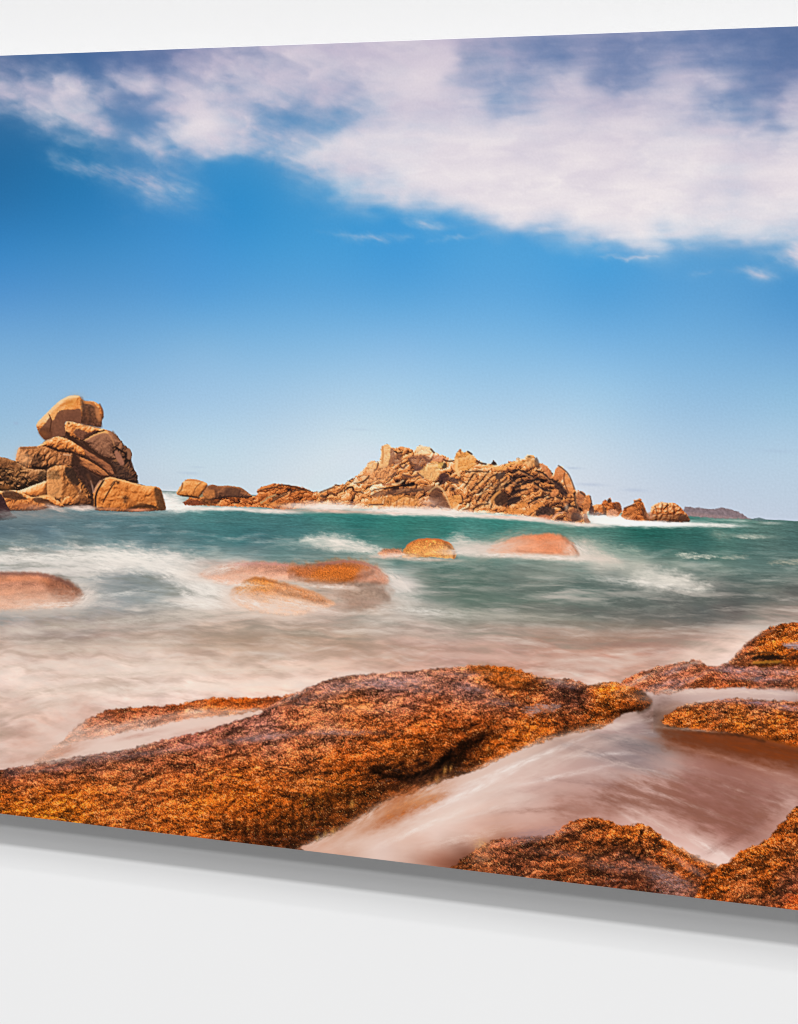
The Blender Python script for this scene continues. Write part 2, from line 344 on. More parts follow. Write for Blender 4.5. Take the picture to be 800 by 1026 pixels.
def do_sea():
    sl = reg(-200, 470, 1000, 960)
    x, y, u, v = X[sl], Y[sl], U[sl], V[sl]
    k = np.clip((y - HOR(x)) / 200., .04, 1.6)              # how near the water is: ripples and wisps grow
    wx = 20 * np.minimum(k, .8) * fbm(u / 70, v / 14, 3, 3); wy = 7 * np.sqrt(k) * fbm(u / 60, v / 18, 8, 3)
    pool = (x > 300) & (y > 735) | (x > 655) & (y > 690)
    wx, wy = np.where(pool, wx * .35, wx), np.where(pool, wy * .3, wy)
    col = samp(SEAF, x + wx, y + wy)
    lum = col.mean(-1)
    # long-exposure streaks, drawn out level with the horizon and sagging a little
    yy = (y - HOR(x))
    lv = np.log(np.clip(yy, 0, 500) + 14)
    warp = .5 * fbm(u / 120, lv * 3, 61, 2)
    s1 = fbm(u / 40, lv * 15 + warp, 12, 4, .55)
    s2 = fbm(u / 18, lv * 42 + warp * 2, 17, 4, .55)
    s3 = fbm(u / 100, lv * 9 + warp, 19, 4, .55)
    far = ss(120, 40, yy)
    foam = ss(105, 200, lum)
    edge = 1 - np.abs(foam - .5) * 1.2
    amp = np.where(pool, .32, 1.)
    col = col * (1 + amp * (.045 * s1 + .05 * s2 * (.4 + far) + .05 * s3 * edge + .07 * s1 * edge))[..., None]
    # thin pale wisps of foam over the green water, lifted by the swell
    dg = .22
    pu, pv = u + v * dg, v + u * .05
    wis = fbm(pu / 34, lv * 11 + .010 * u + warp, 29, 5, .62) * .75 + fbm(u / 60, lv * 5, 33, 3) * .7 - .06
    wz = np.clip(wis, 0, 1) * ss(22, 45, yy) * ss(185, 100, yy) * (1 - foam * .6) * .55
    col = col * (1 - wz[..., None]) + C(204, 202, 192) * wz[..., None]
    wn = np.clip(fbm(u / 30, lv * 20, 39, 5, .6), -1, 1) * ss(60, 110, yy) * np.where(pool, 0, 1)
    col = col * (1 + .045 * wn)[..., None] + (wn * 3)[..., None] * C(1, .6, .4)
    # hair-fine drawn foam
    hx, hy = u * .97 + v * .22, -u * .22 + v * .97
    hr = ridge(hx / 26 + .5 * s1, hy / 3.4, 43, 3, .6); hx2, hy2 = u * .99 - v * .12, u * .12 + v * .99
    hr2 = ridge(hx2 / 30 + .5 * s2, hy2 / 4.2, 47, 3, .6)
    hz = (np.clip(hr, -.6, .9) * .5 + np.clip(hr2, -.6, .9) * .5) * ss(30, 62, yy) * np.where(pool, .35, 1.)
    col = col + (hz * (13 - 8 * ss(110, 170, yy)))[..., None] * C(1.05, 1., .95)
    nr = ss(95, 150, yy) * np.where(pool, .4, 1.)
    col = col + nr[..., None] * C(9, -1, -1)
    # broad drawn-out bands: white foam over the darker water between the swells
    fl = fbm(u / 110 + .3 * s3, lv * 13 + .6 * fbm(u / 70, lv * 4, 91, 2), 93, 4, .5)
    fl2 = fbm(u / 46, lv * 26 + .8 * fbm(u / 50, lv * 6, 95, 2), 97, 4, .55)
    ft = np.clip(fl * .9 + fl2 * .55, -1, 1) * ss(45, 80, yy) * np.where(pool, 0, 1)
    up = np.clip(ft, 0, 1)[..., None] * .72; dn = np.clip(-ft, 0, 1)[..., None] * .7
    dkc = C(128, 130, 120) * (1 - ss(100, 170, yy))[..., None] + C(160, 134, 116) * ss(100, 170, yy)[..., None]
    col = col * (1 - up) + C(232, 218, 206) * up
    col = col * (1 - dn) + np.minimum(dkc, col) * dn
    gg = ss(48, 70, yy) * ss(128, 100, yy) * ss(380, 470, x) + .6 * ss(70, 84, yy) * ss(112, 96, yy) * ss(60, 130, x) * ss(230, 170, x)
    col = col * (1 - .13 * gg)[..., None]
    # the open water is a duller, bluer green to the west
    g_ = col.mean(-1, keepdims=True)
    wst = (ss(420, 40, x) * ss(90, 20, yy))[..., None]
    teal = ss(0, 40, col[..., 1] - col[..., 0])[..., None]
    col = g_ + (col - g_) * (1 - .10 * teal - .22 * wst * teal) + C(1, -2, 5) * wst * teal + C(5, 2, 2) * teal
    # chop on the far water
    chop = fbm(u / 5, lv * 60, 71, 3)
    col = col * (1 + .10 * chop * ss(60, 12, yy))[..., None]
    a = ss(-.5, .5, yy + .7 * gn(u / 7, v * 0, 81) * ss(600, 760, x))
    lay(sl, col, a, L_SEA)
do_sea()
def mist(cx, cy, rx, ry, col=(226, 212, 202), a=.8, rot=0., n=.5, nx=22., ny=5., seed=0, p=1.):
    """a soft drift of long-exposure foam"""
    m = max(rx, ry) * 2
    sl = reg(cx - m, cy - m, cx + m, cy + m)
    if sl is None: return
    x, y, u, v = X[sl], Y[sl], U[sl], V[sl]
    c, s = math.cos(rot), math.sin(rot)
    dx, dy = x - F(cx), y - F(cy)
    pu, pv = dx * c + dy * s, -dx * s + dy * c
    w = fbm(pu / nx, pv / ny, seed + 5, 4, .55)
    pv2 = pv + w * ry * .35
    q = (pu / rx) ** 2 + (pv2 / ry) ** 2
    al = np.exp(-q ** p) * np.clip(1 + n * fbm(pu / (nx * .8), pv / (ny * .7), seed + 9, 4, .6), 0, 1.8)
    lay(sl, C(*col), al * a)
# breakers on the skyline, running past the little stacks
mist(-10, 505, 20, 4, (200, 190, 180), .3, .05, seed=1)
for q in ((165, 501, 26, 9, .9, .04), (176, 508, 30, 5, .95, .05), (150, 497, 12, 3, .5, 0)):
    mist(q[0], q[1], q[2], q[3], (250, 240, 232), q[4], q[5], .25, 12, 4, 3, 1.5)
mist(82, 506, 16, 3.2, (236, 214, 200), .9, .0, .3, 10, 3, 4, 1.6)
mist(640, 523, 62, 5, (252, 246, 240), 1., .03, .2, 16, 3, 5, 1.8)
mist(610, 520, 22, 6, (252, 244, 238), 1., .0, .2, 12, 3, 6, 1.5)
mist(714, 526, 34, 2.3, (240, 234, 226), .9, .03, .3, 14, 2, 7, 1.5)
mist(726, 521, 26, 2.0, (170, 190, 176), .5, .03, .5, 12, 2, 8, 1.2)
mist(752, 537, 26, 2.0, (180, 184, 170), .5, .05, .6, 12, 2, 9, 1.2)
mist(722, 536, 10, 5, (170, 176, 160), .4, .3, .6, 8, 4, 10, 1.)
mist(772, 524, 12, 1.6, (205, 205, 196), .5, .03, .5, 8, 2, 11, 1.2)
mist(742, 522, 8, 1.4, (205, 215, 205), .5, .03, .5, 8, 2, 12, 1.2)

def drift(pts, col=(228, 214, 202), a=.85, f=4., rough=5., rs=9., seed=0, tex=.10, n=.5, rot=.1, sm=3):
    """a feathered sheet of foam with a shape of its own"""
    sl, x, y, d = area(pts, sm, 10 + 2 * f, 0)
    c, s = math.cos(rot), math.sin(rot)
    p, q = x * c + y * s, -x * s + y * c
    d = d + rough * fbm(p / rs, q / (rs * .5), seed, 4, .6)
    k = ss(-f, f, d)
    w = fbm(p / (rs * 1.6), q / (rs * .32), seed + 7, 4, .6)
    k = k * np.clip(1 - n * .5 + n * w * 1.4 + .3 * n * ss(0, 8, d), 0, 1.15)
    lay(sl, C(*col) * (1 + tex * w)[..., None], k * a)
# sheets of foam in the middle water, dark troughs between them
W_ = (232, 222, 210)
drift([(302, 541), (312, 537), (334, 536), (352, 539), (368, 545), (382, 550), (384, 556), (366, 554), (346, 552), (326, 549), (308, 545)], W_, .88, 4., 3.0, 9, 1, n=.22, tex=.06)
mist(340, 548, 40, 5, (222, 212, 200), .45, .05, .6, 14, 4, 101); mist(312, 542, 14, 4, (170, 186, 176), .4, .1, .6, 10, 4, 102)
drift([(436, 545), (452, 537), (464, 534), (468, 538), (482, 544), (500, 547), (520, 556), (480, 556), (456, 553), (448, 547)], (210, 203, 191), .8, 4., 3.2, 9, 2, n=.4, tex=.06)
mist(470, 549, 40, 6, (206, 198, 186), .5, .1, .6, 14, 4, 106)
drift([(560, 556), (580, 548), (584, 541), (594, 544), (606, 552), (622, 562), (624, 568), (606, 566), (588, 562), (570, 560)], (216, 204, 190), .85, 4.5, 3.8, 9, 3, n=.4, rot=.3, tex=.06)
mist(598, 556, 30, 8, (208, 196, 182), .5, .3, .7, 12, 5, 107); mist(620, 566, 40, 5, (186, 184, 172), .45, .1, .8, 14, 4, 108); mist(590, 548, 14, 8, (190, 186, 174), .45, .5, .8, 8, 4, 109)
drift([(584, 546), (600, 541), (620, 546), (646, 552), (650, 558), (620, 558), (600, 552)], (150, 164, 150), .6, 3.4, 4, 8, 4, n=.8)
drift([(676, 556), (690, 553.6), (706, 556), (720, 558), (700, 560), (686, 559)], (196, 196, 180), .8, 1.6, 2, 7, 5, n=.5)
drift([(720, 558), (744, 556), (750, 558), (734, 560)], (176, 176, 160), .6, 1.4, 1.6, 7, 6, n=.5); drift([(734, 538), (752, 536), (768, 539), (750, 540)], (186, 190, 176), .7, 1.2, 1.4, 6, 7, n=.5); drift([(770, 564), (790, 560), (810, 562), (800, 567)], (168, 164, 146), .6, 1.8, 2, 7, 8, n=.6)
drift([(634, 576), (646, 571), (664, 571), (684, 576), (700, 583), (712, 589), (708, 592), (690, 592), (672, 590), (652, 590), (640, 586)], (232, 222, 210), .85, 6.5, 5, 12, 9, n=.3, tex=.06)
mist(668, 582, 40, 9, (214, 208, 196), .5, .1, .7, 16, 5, 103); mist(640, 574, 26, 6, (190, 190, 178), .4, .2, .8, 12, 4, 104); mist(690, 566, 50, 4, (160, 166, 154), .35, .1, .9, 14, 4, 105)
drift([(600, 598), (640, 590), (690, 592), (700, 596), (650, 600)], (150, 150, 142), .5, 5, 5, 12, 10, n=.8)
drift([(386, 584), (396, 582), (408, 586), (418, 594), (420, 604), (404, 606), (392, 598)], (222, 212, 204), .75, 6, 5, 11, 11, n=.4, rot=.5, tex=.06)
mist(400, 596, 26, 12, (214, 205, 196), .5, .5, .7, 12, 6, 110)
drift([(-40, 554), (0, 552), (40, 549), (90, 546), (140, 548), (180, 554), (200, 560), (196, 572), (150, 570), (110, 574), (92, 580), (60, 574), (20, 568), (-40, 566)], (214, 206, 198), .8, 7, 8, 15, 12, n=.6, tex=.06)
drift([(86, 560), (120, 552), (150, 556), (190, 566), (210, 580), (232, 594), (236, 606), (206, 606), (186, 598), (178, 584), (150, 574), (120, 572), (96, 570)], (228, 219, 210), .78, 7.5, 8, 14, 13, n=.6, rot=.3, tex=.06)
drift([(0, 556), (30, 551), (60, 552), (74, 556), (40, 560), (10, 562)], (132, 132, 126), .5, 3, 4, 9, 14, n=.8)
drift([(90, 578), (120, 574), (150, 578), (164, 588), (150, 604), (110, 612), (70, 618), (30, 622), (-20, 628), (-20, 616), (40, 612), (86, 604), (96, 594)], (140, 146, 146), .5, 6, 7, 14, 15, n=.8)
for q in ((150, 690, 120, 5, (236, 220, 206), .5, -.04), (60, 690, 60, 4, (206, 184, 168), .5, -.1), (40, 708, 60, 5, (206, 180, 164), .5, -.2), (240, 686, 60, 4, (236, 214, 198), .5, -.06), (320, 668, 60, 4, (222, 192, 172), .5, -.05), (120, 676, 80, 3, (206, 186, 170), .5, -.03), (250, 650, 80, 3, (200, 172, 150), .5, .02), (200, 646, 60, 2.4, (158, 138, 120), .4, 0), (420, 650, 70, 3, (168, 134, 116), .45, .06), (470, 658, 70, 3, (206, 170, 154), .5, .05), (560, 660, 80, 3, (206, 170, 154), .5, .03), (540, 668, 60, 3, (176, 134, 118), .5, .08), (620, 664, 60, 4, (210, 176, 160), .5, -.12), (640, 646, 60, 3, (160, 122, 108), .5, .02), (690, 640, 40, 3, (166, 134, 122), .5, -.1), (580, 625, 80, 3, (128, 118, 106), .5, .05), (30, 640, 60, 2.4, (150, 134, 122), .45, 0), (110, 632, 70, 2.4, (152, 142, 132), .45, -.04), (220, 634, 60, 2.6, (156, 138, 122), .5, .02), (340, 645, 60, 2.6, (160, 136, 118), .45, .04), (260, 615, 60, 3, (212, 196, 182), .5, .04), (330, 618, 50, 3, (150, 138, 128), .5, .05), (440, 600, 40, 4, (112, 126, 116), .5, .1), (500, 602, 50, 5, (98, 118, 106), .5, .02), (460, 578, 60, 3, (150, 152, 142), .4, .05), (530, 575, 50, 3, (140, 146, 136), .45, .05), (480, 590, 40, 2.4, (150, 154, 144), .4, .1), (520, 588, 40, 2.6, (146, 150, 140), .45, -.1), (40, 630, 70, 4, (206, 192, 178), .5, -.05), (130, 622, 60, 5, (206, 196, 184), .5, -.06), (190, 616, 40, 6, (214, 200, 186), .5, .0), (300, 625, 60, 3, (160, 142, 128), .5, .02), (320, 634, 80, 4, (206, 186, 168), .4, .03), (250, 640, 60, 4, (166, 142, 122), .45, 0), (390, 622, 50, 5, (206, 194, 182), .5, -.1), (450, 612, 60, 6, (178, 172, 160), .55, .12), (520, 618, 60, 4, (176, 170, 156), .5, .04), (600, 612, 70, 4, (104, 104, 98), .5, .06), (680, 618, 60, 6, (96, 98, 94), .55, .05), (760, 600, 50, 5, (92, 98, 94), .5, -.05), (420, 634, 60, 4, (206, 184, 170), .5, .1), (560, 632, 70, 3, (176, 146, 130), .5, .05), (600, 640, 80, 4, (160, 126, 108), .5, .0), (500, 648, 60, 3, (196, 160, 142), .5, .04), (660, 634, 50, 3, (164, 136, 122), .5, -.05), (620, 652, 60, 3, (190, 150, 132), .5, -.1), (90, 650, 80, 5, (214, 198, 182), .5, -.03), (40, 668, 70, 5, (226, 208, 194), .5, -.05), (180, 664, 70, 6, (224, 206, 190), .5, -.03), (150, 640, 60, 3, (168, 150, 134), .4, -.05), (60, 644, 70, 3, (172, 156, 142), .45, -.02), (280, 660, 50, 3, (182, 156, 136), .4, .02), (350, 656, 60, 3, (180, 150, 130), .4, .05), (230, 672, 80, 4, (232, 214, 198), .5, -.02), (40, 606, 60, 3, (160, 158, 152), .4, -.1)):
    mist(q[0], q[1], q[2], q[3], q[4], q[5], q[6], .8, 16, 3.4, int(q[0] + q[1]), 1.)
for k, q in enumerate(((60, 558, 80, 4, .5, .0), (140, 558, 60, 5, .6, .08), (180, 574, 50, 5, .5, .25), (120, 568, 50, 4, .4, .05), (214, 592, 30, 6, .6, .4), (200, 606, 40, 4, .5, .05), (20, 560, 40, 3, .5, -.02), (110, 596, 50, 3, .35, -.1), (420, 612, 50, 4, .4, .1), (640, 584, 50, 4, .4, .1))):
    mist(q[0], q[1], q[2], q[3], (242, 234, 224), q[4], q[5], 1.1, 14, 3.2, 400 + k, 1.)

# ---- far headland
L_HEAD = lab('printed_headland', None, 'low purple headland on the printed horizon')
fill([(686, 508), (694, 508.5), (706, 509), (716, 510), (723, 508.5), (732, 510), (742, 514), (750, 519), (753, 520.6), (740, 519.3), (720, 519.3), (700, 517.5), (686, 516)], (134, 116, 120), 1, .8, 2, .8, 4, 3, L_HEAD, .12, 3)
fill([(690, 513), (710, 515), (735, 518), (750, 520), (735, 520), (710, 518.5), (688, 517)], (164, 134, 130), .5, 1.4, 2, .5, 4, 4)
fill([(753, 520.5), (761, 518.6), (768, 520.6), (775, 521.4), (760, 521.8)], (96, 116, 118), .9, .6, 2)
fill([(766, 521), (778, 522), (790, 522.8), (766, 522.6)], (90, 122, 118), .8, .6, 2)

# ---- far left: the balanced boulders
STK = lab('printed_rock_stack', None, 'tall pile of balanced golden boulders at the left of the printed sea')
def sub(label=None): return lab('boulder', STK, label)
WARM = [(46, 28, 22), (92, 54, 34), (156, 88, 48), (214, 124, 60), (236, 152, 82), (247, 186, 126), (250, 214, 174)]
DARK = [(42, 29, 25), (70, 46, 37), (98, 63, 47), (118, 76, 52), (160, 104, 66), (200, 140, 92), (230, 180, 130)]
# the pile's dark core, seen in the joints between the boulders
fill([(-90, 458), (0, 460), (18, 462), (18, 452), (24, 448), (38, 448), (46, 441), (52, 437), (64, 434), (66, 424), (80, 424), (100, 429), (112, 434), (122, 446), (130, 456), (136, 476), (137, 484), (160, 492), (164, 510), (100, 510), (60, 508), (40, 510), (-90, 512)], (78, 50, 38), 1, .8, 1, .5, 4, 1, STK, .25, 4)
# right-hand shadowed shoulder
R_ = sub('dark shadowed crag behind the pile')
rock([(100, 436), (114, 434), (119, 439), (122, 442), (124.5, 446), (127, 447.5), (129.5, 450), (132, 453), (132.6, 457), (130.6, 461), (131, 465), (134, 470), (137, 474), (138, 480), (137.4, 484.5), (120, 482), (104, 482), (96, 470), (98, 450)], R_, DARK, (-.4, -.7, .5), 8, .9, 1.3, 4.5, gain=.62, bias=-.12, edge=.8, seed=2, crack=.5, cs=5)
line([(119, 443), (121, 445), (120, 448)], 3.2, (176, 118, 84), .9, .8)
line([(116.5, 453, .7), (119, 458, 1.2), (122, 464, 1)], 5.0, (168, 110, 86), .9, 1)
line([(128.5, 451), (130, 455), (129.5, 458.5)], 4, (146, 98, 72), .9, 1)
line([(112, 449), (114.5, 447), (118, 449.5), (122, 452), (126, 455), (126, 462)], 1.6, (36, 24, 22), .9, .7)
fill([(108, 462), (115, 462), (122, 467), (130, 474), (136, 482), (120, 480), (110, 474)], (62, 44, 38), .55, 3, 3, 1, 4, 1)
# back slab, block with the mauve face, leaning slabs
rock([(84, 441), (90, 437), (98, 433), (106, 430.8), (112, 432.6), (116, 436.5), (119, 441), (121, 443), (118, 446), (114.5, 449), (113, 454), (116, 459), (111, 460.5), (104, 457.5), (96, 452), (90, 447)], sub(), [(60, 38, 30), (110, 70, 52), (150, 100, 74), (176, 118, 86), (200, 138, 98), (236, 172, 112)], (-.3, -.8, .5), 9, .55, .5, 6, gain=.5, bias=.08, seed=4)
line([(84.5, 440.5, .8), (90, 437.4), (97, 434, 1.1), (104, 432, 1.3), (108, 433.5, .8)], 2.6, (238, 172, 104), .95, .8)
line([(108, 433.5), (112, 439), (114.5, 446)], 1.5, (206, 140, 90), .6, 1)
line([(113, 433), (118, 440)], 2.6, (120, 78, 54), .6, 1.2)
line([(100, 436), (98, 444), (102, 454)], 1.2, (134, 86, 62), .35, 1.4)
line([(84, 443), (92, 451), (102, 457.5), (110, 461)], 2.2, (58, 36, 28), .85, 1)
rock([(64.5, 428), (65.8, 423.4), (68, 421.2), (74, 422), (84, 425), (94, 427.6), (103, 429.6), (107, 430.8), (100, 433), (92, 436.6), (86, 440), (83, 441.6), (79, 441), (73, 438.6), (68, 435), (65, 433)], sub('long leaning slab under the top boulder'), WARM, (-.5, -.8, .4), 6, .7, .7, 4, gain=.72, bias=.16, seed=6)
fill([(73.5, 432.5), (77, 430), (82, 430.6), (86, 432.6), (91, 433), (96, 431.8), (91, 435.6), (85, 439.6), (81, 440), (77, 437.6)], (110, 68, 52), .92, .9, 3, .8, 3, 2, None, .2, 2)
fill([(85, 436), (92, 433.5), (98, 431.5), (90, 436.4), (85, 439)], (70, 42, 32), .8, .8)
blob(69, 424, .9, .9, (50, 30, 24), .9)
line([(66, 430), (70, 432)], 3, (236, 160, 100), .5, 1)
# the two leaning strips with cracks
rock([(78, 444), (85, 447), (95, 454), (104, 460), (110, 465.5), (113, 471), (114.5, 476), (110, 476.5), (104, 471), (95, 465), (87, 460), (80, 456)], sub(), [(58, 34, 26), (104, 62, 44), (150, 90, 60), (180, 110, 72), (206, 136, 92)], (-.2, -.9, .4), 5, .8, .9, 4, rot=.6, st=2, gain=.6, bias=.12, seed=8)
rock([(76, 456), (84, 459), (90, 462), (98, 467), (106, 472.5), (109, 477), (104, 479), (96, 476), (88, 471), (81, 466)], sub(), [(58, 34, 26), (110, 64, 42), (164, 98, 60), (200, 122, 70), (222, 150, 96)], (-.2, -.9, .4), 5, .8, .9, 4, rot=.5, st=2, gain=.6, bias=.14, seed=9)
# cave behind the front boulder
fill([(70, 466), (82, 467), (95, 477), (106, 480), (103, 484), (98, 490), (94.5, 497), (94, 506), (86, 506), (82, 490), (76, 478)], (66, 42, 34), 1, 1, 3, 1, 4, 5, R_, .35, 3)
fill([(80, 468), (88, 472), (96, 477), (100, 480), (94, 485), (86, 480), (80, 474)], (60, 40, 34), .7, 1.8)
line([(91, 482), (93, 489), (93.5, 494)], 1.5, (170, 130, 110), .8, .8)
line([(88, 476), (92, 484)], 3, (112, 68, 46), .5, 1.5)
# upper-left slabs
rock([(37, 447.5), (43, 444), (49, 439), (54, 436.8), (60, 437.2), (68, 440), (76, 444), (83, 450), (86, 455), (84, 458.5), (78, 456.5), (70, 453.6), (61, 453), (52, 449.6), (46, 448)], sub(), WARM, (-.4, -.85, .4), 7, .75, .8, 4.5, gain=.66, bias=.16, seed=10)
line([(47, 447.2, .5), (52, 449.6), (59, 452, 1.3), (66, 453.4), (71, 454, .5)], 2.4, (50, 30, 24), .92, .7)
line([(66.5, 433.5, .8), (70, 438), (76, 442.5, 1.2), (84, 447.6), (94, 454, 1.1), (104, 460), (113, 467, .8), (116, 474, .8)], 3.0, (58, 36, 28), .9, .9, .5)
line([(84, 458), (90, 460.4), (97, 464.6), (104, 470), (111, 477)], 1.6, (66, 40, 30), .8, .7)
rock([(15.6, 461), (17.6, 451.5), (19.8, 447.8), (28, 447.4), (36, 447.2), (45, 447.2), (52, 449.8), (60, 453), (70, 454), (74.5, 456), (74, 462), (72.5, 468), (60, 468), (48, 469), (42, 470.6), (34, 469), (30, 470), (24, 467), (15.4, 463)], sub('blocky brown boulder on the left flank of the pile'), [(40, 26, 22), (82, 50, 34), (132, 80, 48), (184, 112, 64), (222, 146, 90), (244, 184, 128)], (-.7, -.5, .4), 7, .8, 1.3, 4, gain=.78, bias=.06, seed=12)
blob(25, 460, 6.5, 6.5, (240, 172, 116), .8, .3, .25, 3)
blob(20, 455, 3.5, 6, (226, 158, 104), .6, .2, .3, 3)
line([(21, 449), (30, 449), (36, 448.6)], 2.4, (112, 70, 46), .7, 1, .6, 3)
fill([(32.5, 458), (38, 455), (44, 459), (42, 466), (47, 469), (36, 469.5), (32, 467)], (64, 42, 32), .65, 2, 3, 1, 3, 3)
line([(33, 467.5), (40, 469.2), (47, 469)], 2.2, (36, 24, 20), .9, .9)
blob(40, 451, 9, 3, (186, 118, 68), .55, .1, .5, 4)
fill([(59, 454), (68, 454), (74, 457), (72, 466), (64, 467), (60, 463)], (150, 92, 58), .55, 2, 3, 1, 3, 4, None, .4, 2.5)
blob(55, 460, 4, 5, (176, 110, 64), .6, 0, .6, 3)
fill([(73, 453), (79, 456), (80, 462), (76, 467), (72.5, 464)], (60, 38, 30), .8, 1.3, 3, .8, 3, 2)
line([(64, 455.4), (70, 456)], 1.4, (220, 170, 130), .7, .7)
# top boulder
TOPB = sub('big golden boulder balanced on top of the pile')
rock([(36.6, 428), (37, 424.5), (41, 419.4), (47, 413.6), (53.6, 407), (61, 400.8), (69.6, 396.8), (74, 396.2), (79, 396.4), (81.3, 399), (83.6, 401.4), (88, 401.8), (93, 401.8), (97.4, 403.8), (102, 408.4), (103.6, 414), (103.8, 418.6), (102.3, 421), (102, 425.6), (100.6, 427.6), (95, 427.2), (88, 425.4), (80, 424), (66, 422), (65, 428), (65, 436), (58, 437), (52, 438.4), (46, 440.6), (43, 439), (40, 435)], TOPB, WARM, (-.5, -.8, .35), 13, .7, .45, 8, gain=.6, bias=.27, seed=14, edge=.35)
fill([(81, 398.5), (84, 401.6), (88, 403), (92, 404), (95, 406), (98, 410), (97, 417), (100, 422), (101.5, 426), (100.6, 428.5), (90, 426.6), (82, 424.6), (82.6, 411)], (94, 59, 44), .88, 2.2, 3, .8, 3, 4, None, .32, 2.4)
line([(85, 403.2), (90, 403.6), (94, 404.8)], 2.8, (206, 128, 70), .9, .9)
line([(92, 404), (96, 408), (97, 412)], 2.2, (176, 104, 60), .7, 1)
line([(97.5, 411), (98.4, 416), (100, 420)], 4.6, (190, 122, 78), .75, 1.8)
line([(83, 404), (83.6, 414), (84.6, 422)], 3.4, (64, 42, 34), .5, 2)
line([(89, 408), (90.4, 416), (90, 424)], 2.2, (64, 42, 34), .5, 1.4)
line([(100, 405), (103, 412), (103, 418)], 1.6, (110, 70, 50), .7, .9)
fill([(80.8, 410), (75, 410.2), (69, 410.2), (62, 411), (57.4, 413.5), (54.8, 419.4), (52.2, 421), (50.4, 417.6), (45, 424.5), (39, 432), (42, 437), (46, 440.6), (52, 438.6), (58, 437), (65.4, 436.6), (64.8, 428), (66, 422.4), (74, 422.4), (81, 424.4)], (122, 76, 56), .96, .7, 2, .4, 3, 6, None, .1, 3)
fill([(38.8, 431.5), (46, 428), (52, 430), (52, 438.6), (46, 441), (42, 438)], (96, 56, 38), .75, 2)
blob(44, 434.4, 4.5, 2.6, (140, 82, 46), .6, .4)
line([(48.6, 414.5), (50.6, 418), (51.4, 421.5), (50, 432)], 1.1, (70, 40, 28), .85, .6)
blob(71, 403, 9, 5, (216, 138, 58), .7, -.4, .3, 5)
line([(57, 410.6), (64, 404.5), (72, 402)], 2.4, (196, 112, 48), .55, 1.5, .5)
line([(60, 402.6, .6), (68, 398.2), (74, 397.3), (79, 397.4, .7)], 2.0, (250, 206, 158), .85, .8)
line([(38, 426), (45, 418), (52, 411), (58, 405)], 2.6, (246, 190, 134), .75, 1.2)
fill([(50.6, 415), (56, 409.5), (62, 407), (58, 412), (54.6, 418.6), (52.6, 420.6)], (232, 162, 96), .8, .9)
blob(75, 416, 6, 4, (104, 64, 50), .4)
# lower blocks
LB = sub('mottled dark boulder at the left edge')
rock([(-70, 455), (-30, 456), (0, 458), (6, 459), (14, 462), (20, 465), (26, 468.4), (32, 470.2), (40, 470.4), (45, 471.2), (47.4, 474), (47.2, 482), (40, 484.6), (30, 488), (20, 491), (10, 491.4), (-30, 492), (-80, 490)], LB, [(40, 28, 22), (74, 48, 34), (108, 72, 46), (146, 96, 58), (190, 130, 82), (226, 168, 116)], (-.2, -.9, .35), 9, .7, 1.6, 4.2, gain=.84, bias=-.01, seed=16)
fill([(-60, 458), (0, 459), (12, 462), (22, 467), (14, 470), (0, 468), (-60, 466)], (132, 80, 48), .6, 1.8, 3, .8, 4, 3)
line([(-20, 470), (0, 469.6), (8, 470.4), (14, 471)], 1.3, (36, 24, 20), .8, .7, .8)
line([(0, 480), (10, 481)], 2.6, (40, 28, 24), .7, 1.2, .8)
line([(0, 474), (6, 474)], 3, (50, 32, 24), .6, 1.2, .8)
blob(6, 488, 6, 2.4, (200, 120, 60), .6, 0, .4)
blob(16, 474, 4, 3, (184, 116, 66), .5, 0, .5, 3); blob(34, 477, 5, 4, (188, 118, 72), .55, 0, .6, 3)
fill([(40, 472), (47, 474), (47, 482), (40, 484), (38, 478)], (62, 46, 36), .6, 1.6, 3, 1, 3)
rock([(14, 493), (20, 491.4), (30, 487.4), (40, 483.8), (47.4, 482), (47.6, 491), (46, 496), (38, 498), (28, 498)], sub('smooth pale orange boulder low in the pile'), WARM, (-.5, -.8, .4), 7, .7, .35, 5, gain=.62, bias=.3, seed=18, grain=.04)
fill([(47.4, 483), (47.4, 492), (44, 497), (38, 497.5), (43, 493)], (116, 66, 36), .8, 1.4)
HB = sub('upright square block with a pale left face')
rock([(46.8, 478), (47.4, 472), (50, 469.4), (56, 466.6), (66, 466), (72, 468), (74.6, 472), (80, 480), (86, 488), (91, 496), (92, 506), (80, 506), (70, 506), (62, 505), (60, 501), (54, 499), (48, 498), (47, 487)], HB, [(48, 32, 26), (96, 58, 36), (150, 90, 50), (192, 118, 64), (222, 148, 88), (242, 184, 128)], (-.75, -.5, .4), 8, .7, 1., 4.5, gain=.74, bias=.12, seed=20)
fill([(48, 480), (54, 478), (61, 479), (62.4, 488), (61, 499), (54, 498), (48, 496)], (228, 156, 94), .7, 1.2, 3, .6, 3, 3, None, .1, 2)
fill([(48, 473), (54, 471), (60, 474), (59, 480), (52, 480), (48, 479)], (122, 88, 58), .6, 1.6, 3, 1.2, 2.5, 4, None, .4, 2)
blob(57, 469, 6, 2.2, (232, 160, 96), .7, -.1)
fill([(66, 468.5), (72, 469), (77, 476), (79, 484), (74, 486), (69, 480), (65, 474)], (54, 38, 32), .9, 1.6, 3, 1, 3, 5)
line([(64, 476), (64.6, 488), (62.6, 500)], 1.4, (110, 64, 36), .6, 1)
blob(70, 492, 6, 6, (176, 104, 52), .6, 0, .6, 4)
line([(76, 488), (82, 497), (86, 504)], 3, (100, 60, 40), .6, 1.4, .8)
rock([(62, 506), (64, 500), (68, 497), (73, 499), (76, 506)], sub(), WARM, (-.5, -.8, .4), 4, .8, .8, 3, gain=.6, bias=.16, seed=21)
